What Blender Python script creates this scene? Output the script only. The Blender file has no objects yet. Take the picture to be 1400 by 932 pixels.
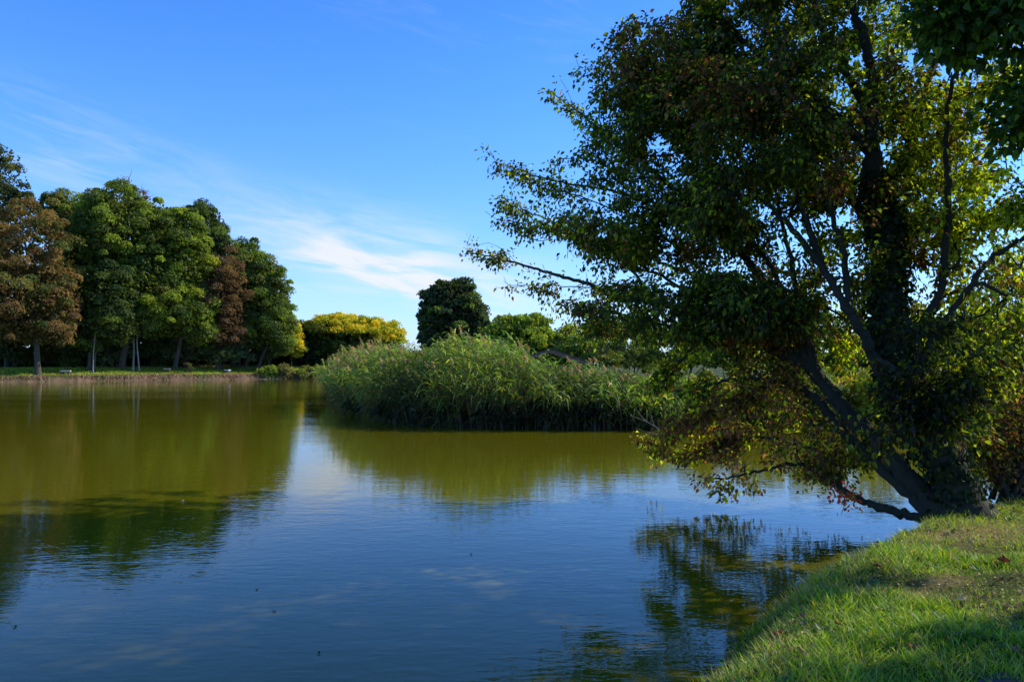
import bpy, math, random
import numpy as np
from mathutils import Vector

rs = np.random.RandomState(7)
C = bpy.context.scene.collection
R = math.radians

# ------------------------------------------------------------------ scene, camera, light
sc = bpy.context.scene
sc.view_settings.view_transform = 'Standard'
sc.view_settings.look = 'None'
sc.view_settings.exposure = 0
sc.render.engine = 'CYCLES'
sc.cycles.max_bounces = 8
sc.cycles.diffuse_bounces = 3
sc.cycles.glossy_bounces = 3
sc.cycles.transmission_bounces = 4
sc.cycles.sample_clamp_indirect = 4

F = 1038.0; CX = 700.0; HY = 497.0; CAMH = 2.2
cam = bpy.data.cameras.new('camera')
camo = bpy.data.objects.new('camera', cam)
C.objects.link(camo)
camo.location = (0, 0, CAMH)
camo.rotation_euler = (R(90), 0, 0)
cam.sensor_width = 36
cam.lens = 36 * F / 1400
cam.shift_y = (HY - 466) / 1400
cam.clip_end = 9000
cam.clip_start = 0.05
sc.camera = camo

SUN_AZ, SUN_EL = 73.0, 37.0
sv = Vector((math.sin(R(SUN_AZ)) * math.cos(R(SUN_EL)), math.cos(R(SUN_AZ)) * math.cos(R(SUN_EL)), math.sin(R(SUN_EL))))
sl = bpy.data.lights.new('sun', 'SUN')
sl.energy = 5.0
sl.angle = R(0.53)
sl.color = (1.0, 0.90, 0.72)
so = bpy.data.objects.new('sun', sl)
so.rotation_euler = sv.to_track_quat('Z', 'Y').to_euler()
so.location = (30, 10, 40)
C.objects.link(so)


def at(px, py, D):
    return np.array([(px - CX) / F * D, D, CAMH + (HY - py) / F * D])


# ------------------------------------------------------------------ node helpers
class NT:
    def __init__(s, tree):
        s.t = tree; s.n = tree.nodes; s.l = tree.links
    def new(s, kind, **kw):
        nd = s.n.new(kind)
        for k, v in kw.items():
            setattr(nd, k, v)
        return nd
    def put(s, nd, key, v):
        if hasattr(v, 'is_linked') or isinstance(v, bpy.types.NodeSocket):
            s.l.new(v, nd.inputs[key])
        else:
            nd.inputs[key].default_value = v
    def math(s, op, a, b=0.0, c=None, clamp=False):
        nd = s.new('ShaderNodeMath', operation=op, use_clamp=clamp)
        s.put(nd, 0, a); s.put(nd, 1, b)
        if c is not None: s.put(nd, 2, c)
        return nd.outputs[0]
    def noise(s, vec, scale, detail=3, rough=0.55, dist=0.0):
        nd = s.new('ShaderNodeTexNoise')
        if vec is not None: s.l.new(vec, nd.inputs['Vector'])
        nd.inputs['Scale'].default_value = scale; nd.inputs['Detail'].default_value = detail
        nd.inputs['Roughness'].default_value = rough; nd.inputs['Distortion'].default_value = dist
        return nd.outputs['Fac']
    def mapping(s, vec, scale=(1, 1, 1), rot=(0, 0, 0), loc=(0, 0, 0)):
        nd = s.new('ShaderNodeMapping')
        s.l.new(vec, nd.inputs[0]); nd.inputs['Scale'].default_value = scale
        nd.inputs['Rotation'].default_value = rot; nd.inputs['Location'].default_value = loc
        return nd.outputs[0]
    def ramp(s, fac, stops):
        nd = s.new('ShaderNodeValToRGB')
        s.l.new(fac, nd.inputs[0])
        e = nd.color_ramp.elements
        while len(e) < len(stops): e.new(0.5)
        for el, (p, c) in zip(e, stops):
            el.position = p; el.color = (c[0], c[1], c[2], 1)
        return nd.outputs[0]
    def mix(s, fac, a, b, blend='MIX'):
        nd = s.new('ShaderNodeMix', data_type='RGBA', blend_type=blend)
        s.put(nd, 0, fac); s.put(nd, 6, a); s.put(nd, 7, b)
        return nd.outputs[2]
    def smooth(s, v, a, b):
        nd = s.new('ShaderNodeMapRange', interpolation_type='SMOOTHSTEP')
        s.put(nd, 0, v); nd.inputs[1].default_value = a; nd.inputs[2].default_value = b
        return nd.outputs[0]


def mat(name):
    m = bpy.data.materials.new(name); m.use_nodes = True
    t = NT(m.node_tree); t.n.clear()
    out = t.new('ShaderNodeOutputMaterial')
    return m, t, out


def leaf_mat(name, trans=0.4, gloss=0.05, rough=0.45):
    m, t, out = mat(name)
    a = t.new('ShaderNodeAttribute', attribute_name='col')
    d = t.new('ShaderNodeBsdfDiffuse'); t.l.new(a.outputs[0], d.inputs[0])
    tr = t.new('ShaderNodeBsdfTranslucent')
    tc = t.mix(1.0, a.outputs[0], (1.75, 1.75, 0.7, 1), 'MULTIPLY')
    t.l.new(tc, tr.inputs[0])
    g = t.new('ShaderNodeBsdfGlossy'); g.inputs['Roughness'].default_value = rough
    g.inputs[0].default_value = (0.8, 0.85, 0.9, 1)
    m1 = t.new('ShaderNodeMixShader'); m1.inputs[0].default_value = trans
    t.l.new(d.outputs[0], m1.inputs[1]); t.l.new(tr.outputs[0], m1.inputs[2])
    m2 = t.new('ShaderNodeMixShader'); m2.inputs[0].default_value = gloss
    t.l.new(m1.outputs[0], m2.inputs[1]); t.l.new(g.outputs[0], m2.inputs[2])
    t.l.new(m2.outputs[0], out.inputs[0])
    return m


def bark_mat(name, c0, c1, scale=9.0):
    m, t, out = mat(name)
    tc = t.new('ShaderNodeTexCoord')
    v = t.mapping(tc.outputs['Object'], (1, 1, 0.22))
    n = t.noise(v, scale, 6, 0.7)
    n2 = t.noise(tc.outputs['Object'], 1.3, 3, 0.6)
    col = t.ramp(n, [(0.3, c0), (0.7, c1)])
    col = t.mix(t.math('MULTIPLY', n2, 0.5), col, (0.045, 0.055, 0.022, 1))
    b = t.new('ShaderNodeBsdfPrincipled'); t.l.new(col, b.inputs['Base Color'])
    b.inputs['Roughness'].default_value = 0.92
    bp = t.new('ShaderNodeBump'); bp.inputs['Strength'].default_value = 0.8; bp.inputs['Distance'].default_value = 0.03
    t.l.new(n, bp.inputs['Height']); t.l.new(bp.outputs[0], b.inputs['Normal'])
    t.l.new(b.outputs[0], out.inputs[0])
    return m


M_leaf = leaf_mat('tree_leaf', 0.45, 0.018)
M_ivy = leaf_mat('ivy_leaf', 0.25, 0.012)
M_far = leaf_mat('far_leaf', 0.4, 0.008, 0.6)
M_grass = leaf_mat('grass_blade', 0.4, 0.04, 0.5)
M_reed = leaf_mat('reed_leaf', 0.35, 0.025, 0.5)
M_dry = leaf_mat('dry_leaf', 0.12, 0.02, 0.6)
M_bark = bark_mat('dark_bark', (0.008, 0.006, 0.005), (0.032, 0.024, 0.018))
M_barkfar = bark_mat('grey_bark', (0.03, 0.024, 0.018), (0.10, 0.08, 0.06), 3.0)
M_barkpale = bark_mat('pale_bark', (0.18, 0.16, 0.13), (0.42, 0.39, 0.34), 3.0)
M_deadwood = bark_mat('dead_wood', (0.12, 0.10, 0.085), (0.30, 0.26, 0.22), 20.0)


# ------------------------------------------------------------------ mesh accumulator
class Acc:
    def __init__(s): s.v = []; s.f = []; s.c = []; s.n = 0
    def add(s, v, f, c=(0.2, 0.2, 0.2)):
        v = np.asarray(v, float).reshape(-1, 3); f = np.asarray(f, np.int64).reshape(-1, 4)
        c = np.asarray(c, float)
        if c.ndim == 1: c = np.tile(c, (len(f), 1))
        s.v.append(v); s.f.append(f + s.n); s.c.append(c); s.n += len(v)
    def build(s, name, m, parent=None, smooth=False):
        v = np.concatenate(s.v); f = np.concatenate(s.f); c = np.concatenate(s.c)
        return mesh_obj(name, v, f, m, parent, c, smooth)


def mesh_obj(name, v, f, m, parent=None, col=None, smooth=False):
    me = bpy.data.meshes.new(name)
    nf = len(f)
    me.vertices.add(len(v)); me.vertices.foreach_set('co', np.asarray(v, np.float32).ravel())
    me.loops.add(nf * 4); me.loops.foreach_set('vertex_index', np.asarray(f, np.int32).ravel())
    me.polygons.add(nf); me.polygons.foreach_set('loop_start', np.arange(0, nf * 4, 4, dtype=np.int32))
    try: me.polygons.foreach_set('loop_total', np.full(nf, 4, np.int32))
    except Exception: pass
    me.polygons.foreach_set('use_smooth', np.full(nf, bool(smooth)))
    if col is not None:
        a = me.attributes.new('col', 'FLOAT_COLOR', 'FACE')
        cc = np.ones((nf, 4), np.float32); cc[:, :3] = np.clip(col, 0, 1)
        a.data.foreach_set('color', cc.ravel())
    me.update(calc_edges=True)
    me.materials.append(m)
    o = bpy.data.objects.new(name, me); C.objects.link(o)
    if parent is not None:
        o.parent = parent
        o.matrix_parent_inverse = parent.matrix_world.inverted()
    return o


def thing(name, label, cat, loc, group=None):
    o = bpy.data.objects.new(name, None); C.objects.link(o)
    o.empty_display_size = 0.2
    o.location = [float(q) for q in loc]
    bpy.context.view_layer.update()
    o['label'] = label; o['category'] = cat
    if group: o['group'] = group
    return o


def tag(o, label, cat, group=None, kind=None):
    o['label'] = label; o['category'] = cat
    if group: o['group'] = group
    if kind: o['kind'] = kind
    return o


def nrm(a):
    return a / np.maximum(np.linalg.norm(a, axis=-1, keepdims=True), 1e-9)


def rdir(n):
    return nrm(rs.normal(size=(n, 3)))


def hash3(i, j, k):
    n = (i * 374761393 + j * 668265263 + k * 2147483647 + 1274126177) & 0xFFFFFFFF
    n = ((n ^ (n >> 13)) * 1274126177) & 0xFFFFFFFF
    return ((n ^ (n >> 16)) & 0xFFFF) / 65535.0


def vnoise(p):
    """value noise 0..1 at points (N,3)"""
    p = np.asarray(p, float); i = np.floor(p).astype(np.int64); f = p - i
    f = f * f * (3 - 2 * f); out = 0
    for a in (0, 1):
        for b in (0, 1):
            for c in (0, 1):
                w = (f[:, 0] if a else 1 - f[:, 0]) * (f[:, 1] if b else 1 - f[:, 1]) * (f[:, 2] if c else 1 - f[:, 2])
                out = out + w * hash3(i[:, 0] + a, i[:, 1] + b, i[:, 2] + c)
    return out


def noise2(x, y, s, seed=0):
    return vnoise(np.stack([x * s, y * s, np.full_like(x, seed + 0.5)], -1))


def sstep(a, b, x):
    t = np.clip((x - a) / (b - a), 0, 1)
    return t * t * (3 - 2 * t)


def tube(acc, pts, rad, sides=6, col=(0.2, 0.2, 0.2)):
    pts = np.asarray(pts, float); rad = np.asarray(rad, float); n = len(pts)
    t = np.gradient(pts, axis=0); t = nrm(t)
    ref = np.array([0, 0, 1.0]) if abs(t[:, 2]).mean() < 0.8 else np.array([1.0, 0, 0])
    u = nrm(np.cross(t, ref)); w = np.cross(t, u)
    an = np.arange(sides) * 2 * np.pi / sides
    ring = np.cos(an)[None, :, None] * u[:, None, :] + np.sin(an)[None, :, None] * w[:, None, :]
    v = pts[:, None, :] + ring * rad[:, None, None]
    i = np.arange(n - 1)[:, None] * sides; j = np.arange(sides)[None, :]; j2 = (j + 1) % sides
    f = np.stack([i + j, i + j2, i + sides + j2, i + sides + j], -1).reshape(-1, 4)
    acc.add(v.reshape(-1, 3), f, col)


def catmull(pts, n=6):
    p = np.asarray(pts, float)
    q = np.vstack([2 * p[0] - p[1], p, 2 * p[-1] - p[-2]])
    out = []
    for i in range(1, len(q) - 2):
        for t in np.linspace(0, 1, n, endpoint=False):
            out.append(0.5 * (2 * q[i] + (q[i + 1] - q[i - 1]) * t + (2 * q[i - 1] - 5 * q[i] + 4 * q[i + 1] - q[i + 2]) * t * t
                              + (3 * q[i] - q[i - 1] - 3 * q[i + 1] + q[i + 2]) * t ** 3))
    out.append(p[-1])
    return np.array(out)


def kites(acc, p, ax, nr, L, W, col, curl=0.15):
    """one folded quad per leaf"""
    ax = nrm(ax); sd = nrm(np.cross(ax, nr)); n2 = np.cross(sd, ax)
    L = np.broadcast_to(L, (len(p),))[:, None]; W = np.broadcast_to(W, (len(p),))[:, None]
    b = p; r = p + ax * L * 0.42 + sd * W * 0.5 + n2 * W * curl
    t = p + ax * L; l = p + ax * L * 0.42 - sd * W * 0.5 + n2 * W * curl
    v = np.stack([b, r, t, l], 1).reshape(-1, 3)
    acc.add(v, np.arange(len(p) * 4).reshape(-1, 4), col)


def leaves6(acc, p, ax, nr, L, W, col):
    """pointed ovate leaf folded along the midrib: two quads"""
    ax = nrm(ax); sd = nrm(np.cross(ax, nr)); n2 = np.cross(sd, ax)
    N = len(p)
    L = np.broadcast_to(L, (N,))[:, None]; W = np.broadcast_to(W, (N,))[:, None]
    cu = rs.uniform(0.05, 0.35, (N, 1)); dr = rs.uniform(-0.1, 0.3, (N, 1))
    b = p; t = p + ax * L - n2 * L * dr
    r1 = p + ax * L * 0.28 + sd * W * 0.5 + n2 * W * cu
    r2 = p + ax * L * 0.66 + sd * W * 0.34 + n2 * W * cu - n2 * L * dr * 0.4
    l1 = p + ax * L * 0.28 - sd * W * 0.5 + n2 * W * cu
    l2 = p + ax * L * 0.66 - sd * W * 0.34 + n2 * W * cu - n2 * L * dr * 0.4
    v = np.stack([b, r1, r2, t, l2, l1], 1).reshape(-1, 3)
    o = np.arange(N)[:, None] * 6
    f = np.concatenate([o + np.array([[0, 1, 2, 3]]), o + np.array([[0, 3, 4, 5]])], 1).reshape(-1, 4)
    acc.add(v, f, np.repeat(np.asarray(col), 2, axis=0))


def ribbons(acc, base, d0, up, L, W, droop, col, seg=3):
    """grass / reed blades: base, horizontal direction, rise, droop"""
    N = len(base); L = np.broadcast_to(L, (N,))[:, None]; W = np.broadcast_to(W, (N,))[:, None]
    droop = np.broadcast_to(droop, (N,))[:, None]; up = np.broadcast_to(up, (N,))[:, None]
    d0 = nrm(d0); z = np.array([[0, 0, 1.0]])
    sd = nrm(np.cross(d0, z)); sd = nrm(sd + rs.normal(size=sd.shape) * 0.5)
    rows = []
    for k in range(seg + 1):
        s = k / seg
        c = base + d0 * L * s * (1 - 0.25 * up) + z * L * (up * s - droop * s * s)
        w = W * 0.5 * (1.0 - 0.9 * s ** 1.6) * (0.7 + 0.3 * min(1, s * 3))
        rows.append(c + sd * w); rows.append(c - sd * w)
    v = np.stack(rows, 1).reshape(-1, 3); K = 2 * (seg + 1)
    o = np.arange(N)[:, None] * K
    f = np.concatenate([o + np.array([[2 * k, 2 * k + 2, 2 * k + 3, 2 * k + 1]]) for k in range(seg)], 1).reshape(-1, 4)
    acc.add(v, f, np.repeat(np.asarray(col), seg, axis=0))


# ------------------------------------------------------------------ terrain
POND = np.array([(-160, 72), (-92, 66), (-60.7, 90), (-48, 99), (-35.4, 108), (-28, 112), (-20, 108), (-16, 80), (-13, 60), (-11, 47),
                 (-8.2, 37.5), (-4.2, 28.4), (-1.5, 26.2), (1, 25.7), (4.6, 25.4), (8.5, 26.5), (14, 27.5), (24, 27.5), (45, 30), (60, 30),
                 (60, 20), (40, 17), (18, 12.8), (11, 12.0), (7.6, 11.0), (5.55, 9.95), (4.4, 8.9), (3.0, 7.5), (1.9, 6.1), (1.3, 5.0),
                 (0.2, 4.0), (-1.5, 2.6), (-4, 0.2), (-9, -3), (-30, -12), (-90, -20), (-160, -20)], float)


def pond_sd(x, y):
    """distance to the shoreline, positive on land"""
    P = POND; Q = np.roll(P, -1, 0)
    best = np.full(x.shape, 1e9); ins = np.zeros(x.shape, bool)
    for a, b in zip(P, Q):
        ab = b - a; t = np.clip(((x - a[0]) * ab[0] + (y - a[1]) * ab[1]) / (ab @ ab), 0, 1)
        d = np.hypot(x - a[0] - t * ab[0], y - a[1] - t * ab[1]); best = np.minimum(best, d)
        cond = ((a[1] > y) != (b[1] > y))
        xi = a[0] + (y - a[1]) * ab[0] / (ab[1] if abs(ab[1]) > 1e-9 else 1e-9)
        ins ^= cond & (x < xi)
    return np.where(ins, -best, best)


def terrain(x, y, sd=None):
    if sd is None: sd = pond_sd(x, y)
    wob = (noise2(x, y, 0.7, 3) - 0.5) * 0.5 * sstep(2, 25, np.hypot(x, y)) + (noise2(x, y, 2.6, 5) - 0.5) * 0.22
    s = sd + wob
    far = sstep(60, 75, y) * sstep(-10, -22, x)
    near = 0.34 * sstep(0, 0.4, s) + 0.22 * sstep(0.3, 3.2, s)
    fz = 0.72 * sstep(0, 0.8, s) + 0.85 * sstep(0.6, 8, s)
    mid = 0.4 * sstep(0, 0.5, s)
    isl = sstep(18, 22, y) * (1 - far)
    z = near * (1 - far) * (1 - isl) + fz * far + mid * isl
    z = np.where(s < 0, -0.9 * sstep(0, -1.5, s) - 0.02, z)
    bump = (noise2(x, y, 0.9, 1) - 0.5) * 0.10 + (noise2(x, y, 3.3, 2) - 0.5) * 0.05
    z = z + bump * sstep(0.1, 0.8, s) * (1 - 0.5 * isl)
    return z


def path_side(x, y):
    return (y - 4.02) - 0.36 * (x - 2.1)          # negative on the path side


rr = list(np.exp(np.linspace(math.log(1.2), math.log(135), 520))) + list(np.exp(np.linspace(math.log(140), math.log(6000), 60)))
rr = np.array(rr)
th = np.concatenate([np.linspace(-180, -48, 34)[:-1], np.linspace(-48, 48, 380), np.linspace(48, 180, 34)[1:]])
TH, RR = np.meshgrid(np.radians(th), rr)
X = RR * np.sin(TH); Y = RR * np.cos(TH)
sd = pond_sd(X.ravel(), Y.ravel()); Z = terrain(X.ravel(), Y.ravel(), sd)
gv = np.stack([X.ravel(), Y.ravel(), Z], -1)
nt_, nr_ = len(th), len(rr)
ii = np.arange(nr_ - 1)[:, None] * nt_; jj = np.arange(nt_ - 1)[None, :]
gf = np.stack([ii + jj, ii + jj + 1, ii + nt_ + jj + 1, ii + nt_ + jj], -1).reshape(-1, 4)[:, ::-1]
fc = gv[gf].mean(1); fsd = pond_sd(fc[:, 0], fc[:, 1])
n1 = noise2(fc[:, 0], fc[:, 1], 0.8, 9); n2 = noise2(fc[:, 0], fc[:, 1], 2.5, 11)
g_green = np.array([0.05, 0.07, 0.014]); g_dry = np.array([0.30, 0.22, 0.10]); g_earth = np.array([0.17, 0.115, 0.07]); g_dark = np.array([0.03, 0.022, 0.014])
k = sstep(0.58, 0.75, 0.6 * n1 + 0.4 * n2)
k = np.maximum(k, 1.6 * np.exp(-(((fc[:, 0] - 5.3) / 1.5) ** 2 + ((fc[:, 1] - 8.3) / 0.75) ** 2)))[:, None]
gcol = g_green * (1 - k * 0.55) + g_dry * k * 0.55
farw = (sstep(60, 75, fc[:, 1]) * sstep(-10, -22, fc[:, 0]))[:, None]
slope = (1 - sstep(1.0, 2.4, fsd + (n2 - 0.5) * 1.5))[:, None]
gcol = gcol * (1 - farw * .8) + np.array([0.15, 0.19, 0.03]) * farw * .8
earth = g_earth * (0.5 + 0.9 * n2[:, None])
gcol = gcol * (1 - slope * farw) + earth * slope * farw
gcol = np.where(((1 - farw) * (fsd < 0.4)[:, None]) > 0.5, g_dark, gcol)
isl = (sstep(18, 22, fc[:, 1])[:, None] * (1 - farw)) * (fsd < 14)[:, None]
gcol = gcol * (1 - isl) + g_dark * isl

m, t, out = mat('ground_soil')
a = t.new('ShaderNodeAttribute', attribute_name='col')
tc = t.new('ShaderNodeTexCoord')
n = t.noise(tc.outputs['Object'], 18.0, 6, 0.7)
nn = t.noise(tc.outputs['Object'], 2.2, 4, 0.6)
v = t.math('MULTIPLY_ADD', n, 1.1, 0.42)
v2 = t.math('MULTIPLY_ADD', nn, 0.6, 0.7)
cmul = t.mix(1.0, a.outputs[0], t.ramp(t.math('MULTIPLY', v, t.math('MULTIPLY', v2, 0.6)), [(0, (0, 0, 0)), (1, (1.7, 1.7, 1.7))]), 'MULTIPLY')
b = t.new('ShaderNodeBsdfPrincipled'); t.l.new(cmul, b.inputs['Base Color']); b.inputs['Roughness'].default_value = 0.95
b.inputs['Specular IOR Level'].default_value = 0.1
bp = t.new('ShaderNodeBump'); bp.inputs['Strength'].default_value = 0.6; bp.inputs['Distance'].default_value = 0.04
t.l.new(n, bp.inputs['Height']); t.l.new(bp.outputs[0], b.inputs['Normal']); t.l.new(b.outputs[0], out.inputs[0])
M_ground = m
g = mesh_obj('ground', gv, gf, M_ground, None, gcol, True); g['kind'] = 'structure'

# path: a thin gravel sheet on the ground beside the water
us = np.linspace(-7, 12, 120); ws = np.linspace(0, 2.0, 14)
U, Wd = np.meshgrid(us, ws, indexing='ij')
dx, dy = 1 / math.hypot(1, .36), .36 / math.hypot(1, .36)
edge = 0.10 * (noise2(U.ravel(), np.zeros(U.size), 1.7, 4) - 0.5).reshape(U.shape)
PX = 2.1 + U * dx + (Wd + edge) * dy; PY = 4.02 + U * dy - (Wd + edge) * dx
psd = pond_sd(PX.ravel(), PY.ravel())
PZ = np.maximum(terrain(PX.ravel(), PY.ravel(), psd), 0.3) + 0.012
pv = np.stack([PX.ravel(), PY.ravel(), PZ], -1)
i0 = (np.arange(119)[:, None] * 14 + np.arange(13)[None, :])
pf = np.stack([i0, i0 + 14, i0 + 15, i0 + 1], -1).reshape(-1, 4)[:, ::-1]
keep = pond_sd(pv[pf].mean(1)[:, 0], pv[pf].mean(1)[:, 1]) > 0.7
m, t, out = mat('path_gravel')
tc = t.new('ShaderNodeTexCoord'); n = t.noise(tc.outputs['Object'], 60, 5, 0.7); n2_ = t.noise(tc.outputs['Object'], 4, 4)
col = t.mix(n2_, t.ramp(n, [(0.3, (0.045, 0.042, 0.045)), (0.7, (0.13, 0.12, 0.12))]), (0.07, 0.06, 0.05, 1))
b = t.new('ShaderNodeBsdfPrincipled'); t.l.new(col, b.inputs['Base Color']); b.inputs['Roughness'].default_value = 0.95
bp = t.new('ShaderNodeBump'); bp.inputs['Distance'].default_value = 0.01; t.l.new(n, bp.inputs['Height']); t.l.new(bp.outputs[0], b.inputs['Normal'])
t.l.new(b.outputs[0], out.inputs[0])
o = mesh_obj('path', pv, pf[keep], m, None, None, True); o['kind'] = 'structure'

# ------------------------------------------------------------------ water
m, t, out = mat('pond_water')
tc = t.new('ShaderNodeTexCoord'); P = tc.outputs['Object']
w1 = t.noise(t.mapping(P, (1.1, 2.6, 1), (0, 0, R(8))), 1.5, 3, 0.55, 0.2)
w2 = t.noise(t.mapping(P, (1.3, 3.0, 1), (0, 0, R(-14))), 4.2, 2, 0.5, 0.1)
w3 = t.noise(t.mapping(P, (0.6, 1.0, 1), (0, 0, R(20))), 0.45, 2, 0.5)
calm = t.smooth(t.noise(t.mapping(P, (0.06, 0.16, 1)), 1.0, 3, 0.6), 0.3, 0.7)
amp = t.math('MULTIPLY_ADD', calm, 0.9, 0.45)
h = t.math('ADD', t.math('MULTIPLY', w1, 0.55), t.math('ADD', t.math('MULTIPLY', w2, 0.33), t.math('MULTIPLY', w3, 0.45)))
h = t.math('MULTIPLY', h, amp)
bp = t.new('ShaderNodeBump'); bp.inputs['Strength'].default_value = 1.0; bp.inputs['Distance'].default_value = 0.0058
t.l.new(h, bp.inputs['Height'])
n3 = t.noise(t.mapping(P, (0.05, 0.09, 1)), 1.0, 3, 0.6)
col = t.mix(n3, (0.115, 0.104, 0.003, 1), (0.098, 0.102, 0.005, 1))
d = t.new('ShaderNodeBsdfDiffuse'); t.l.new(col, d.inputs[0])
gl = t.new('ShaderNodeBsdfGlossy'); gl.inputs['Roughness'].default_value = 0.012; gl.inputs[0].default_value = (1, 1, 1, 1)
t.l.new(bp.outputs[0], gl.inputs['Normal'])
fr = t.new('ShaderNodeFresnel'); fr.inputs[0].default_value = 1.333; t.l.new(bp.outputs[0], fr.inputs['Normal'])
mx = t.new('ShaderNodeMixShader'); t.l.new(fr.outputs[0], mx.inputs[0]); t.l.new(d.outputs[0], mx.inputs[1]); t.l.new(gl.outputs[0], mx.inputs[2])
t.l.new(mx.outputs[0], out.inputs[0])
M_water = m
o = mesh_obj('water', [(-170, -30, 0), (75, -30, 0), (75, 125, 0), (-170, 125, 0)], [(0, 1, 2, 3)], M_water); o['kind'] = 'structure'


# ------------------------------------------------------------------ far trees
def pal(cols, w, n):
    c = np.array(cols, float); w = np.array(w, float); w /= w.sum()
    return c[rs.choice(len(c), n, p=w)]


def crown_leaves(acc, envs, nb, rb, per, size, cols, w, shell=0.55, flat=0.6, lowcut=-0.6, colvar=0.25, fill=0.0):
    """boughs scattered through the crown ellipsoids, each a dome of leaf clumps"""
    if size > .3 and size < .6 and fill > 0: per = int(per * 1.5); nb = int(nb * 1.55); rb *= 0.8; flat = .8; size *= 0.62; fill = fill / 1.3
    C0 = np.array([e[0] for e in envs]); R0 = np.array([e[1] for e in envs])
    ww = (R0[:, 0] * R0[:, 1] * R0[:, 2]) ** 0.67; ww /= ww.sum()
    ei = rs.choice(len(envs), nb, p=ww)
    d = rdir(nb * 3); d = d[d[:, 2] > lowcut][:nb]
    rad = shell + (1 - shell) * rs.uniform(0, 1, nb) ** 0.7
    bc = C0[ei] + R0[ei] * d * (rad * np.where(rs.rand(nb) < .07, rs.uniform(1.03, 1.13, nb), rs.uniform(.85, 1.06, nb)))[:, None]
    br = rb * rs.uniform(0.4, 1.4, nb)
    bcol = pal(cols, w, nb) * rs.uniform(0.75, 1.25, (nb, 1))
    bi = np.repeat(np.arange(nb), per)
    N = len(bi)
    d = rdir(N); d[:, 2] = np.where(d[:, 2] < -0.35, -d[:, 2], d[:, 2])
    u = rs.uniform(0.25, 1, N) ** 0.45
    p = bc[bi] + d * (br[bi] * u)[:, None] * np.array([1, 1, flat])
    nr = nrm(d * 1.0 + np.array([0, 0, 0.3]) + rs.normal(size=(N, 3)) * 0.45)
    ax = nrm(np.cross(nr, rdir(N)) + np.array([0, 0, -0.35]))
    s = size * rs.uniform(0.55, 1.4, N)
    c = bcol[bi] * rs.uniform(1 - colvar, 1 + colvar, (N, 1))
    other = rs.uniform(size=N) < 0.2
    c[other] = pal(cols, w, other.sum())
    kites(acc, p, ax, nr, s, s * rs.uniform(0.5, 0.9, N), c, 0.2)
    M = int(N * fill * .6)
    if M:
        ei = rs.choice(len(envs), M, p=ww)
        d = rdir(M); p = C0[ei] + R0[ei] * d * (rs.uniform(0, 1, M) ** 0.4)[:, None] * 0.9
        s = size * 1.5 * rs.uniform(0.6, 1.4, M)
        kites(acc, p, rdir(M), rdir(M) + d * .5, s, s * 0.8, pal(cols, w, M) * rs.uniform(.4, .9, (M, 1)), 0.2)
    return bc


def far_tree(name, label, cat, D, base, trunk, envs, cols, w, nb=60, rb=1.3, per=260, size=0.42, tr=0.3, bark=None, shell=0.5,
             group=None, limbs=10, depth=1.0, lowcut=-0.6, extra=None, leafm=None, twigs=0, sink=0.3, fill=0.3):
    """base: px of the foot; trunk: (px,py) points above; envs: (px,py,rx,rz) in photo units at depth D"""
    if base < 430: D = D - 5 + base * 0.025 + 4 * (base > 288)
    bx = (base - CX) / F * D
    bz = float(terrain(np.array([bx]), np.array([D]))[0])
    root = thing(name, label, cat, (bx, D, bz), group)
    pts = [np.array([bx, D, bz - sink])] + [at(px, py, D) + np.array([0, (rs.rand() - .5) * .6, 0]) for px, py in trunk]
    E = []
    for (px, py, rx, rz) in envs:
        c = at(px, py, D); k = D / F
        E.append((c + np.array([0, rs.uniform(-.1, .1) * rx * k, 0]), np.array([rx * k, rx * k * depth, rz * k])))
    acc = Acc()
    bc = crown_leaves(acc, E, nb, rb, per, size, cols, w, shell, lowcut=lowcut, fill=fill)
    ta = Acc()
    tp = catmull(pts, 5)
    rd = np.linspace(tr, tr * 0.5, len(tp)); rd[0] *= 1.5; rd[1] *= 1.15
    tube(ta, tp, rd, 8)
    top = tp[-1]
    for q in bc[rs.choice(len(bc), min(limbs, len(bc)), replace=False)]:
        s = tp[rs.randint(len(tp) // 2, len(tp))]
        mid = s * 0.55 + q * 0.45 + np.array([0, 0, 0.12 * np.linalg.norm(q - s)])
        lp = catmull([s, mid, q], 5)
        tube(ta, lp, np.linspace(tr * 0.38, 0.03, len(lp)), 5)
        for _ in range(twigs):
            s2 = lp[rs.randint(3, len(lp))]; e = s2 + rdir(1)[0] * rs.uniform(1, 2.4) + np.array([0, 0, 0.5])
            tube(ta, catmull([s2, (s2 + e) / 2 + rdir(1)[0] * .2, e], 3), np.linspace(0.05, 0.015, 7), 4)
    if extra:
        for e in extra:
            ep = catmull([np.array([(e[0][0] - CX) / F * D, D, bz - 0.2])] + [at(a_, b_, D) for a_, b_ in e[1:]], 5)
            tube(ta, ep, np.linspace(tr * 0.7, tr * 0.35, len(ep)), 7)
    ta.build('trunk', bark or M_barkfar, root, True)
    acc.build('crown', leafm or M_far, root)
    return root


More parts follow.
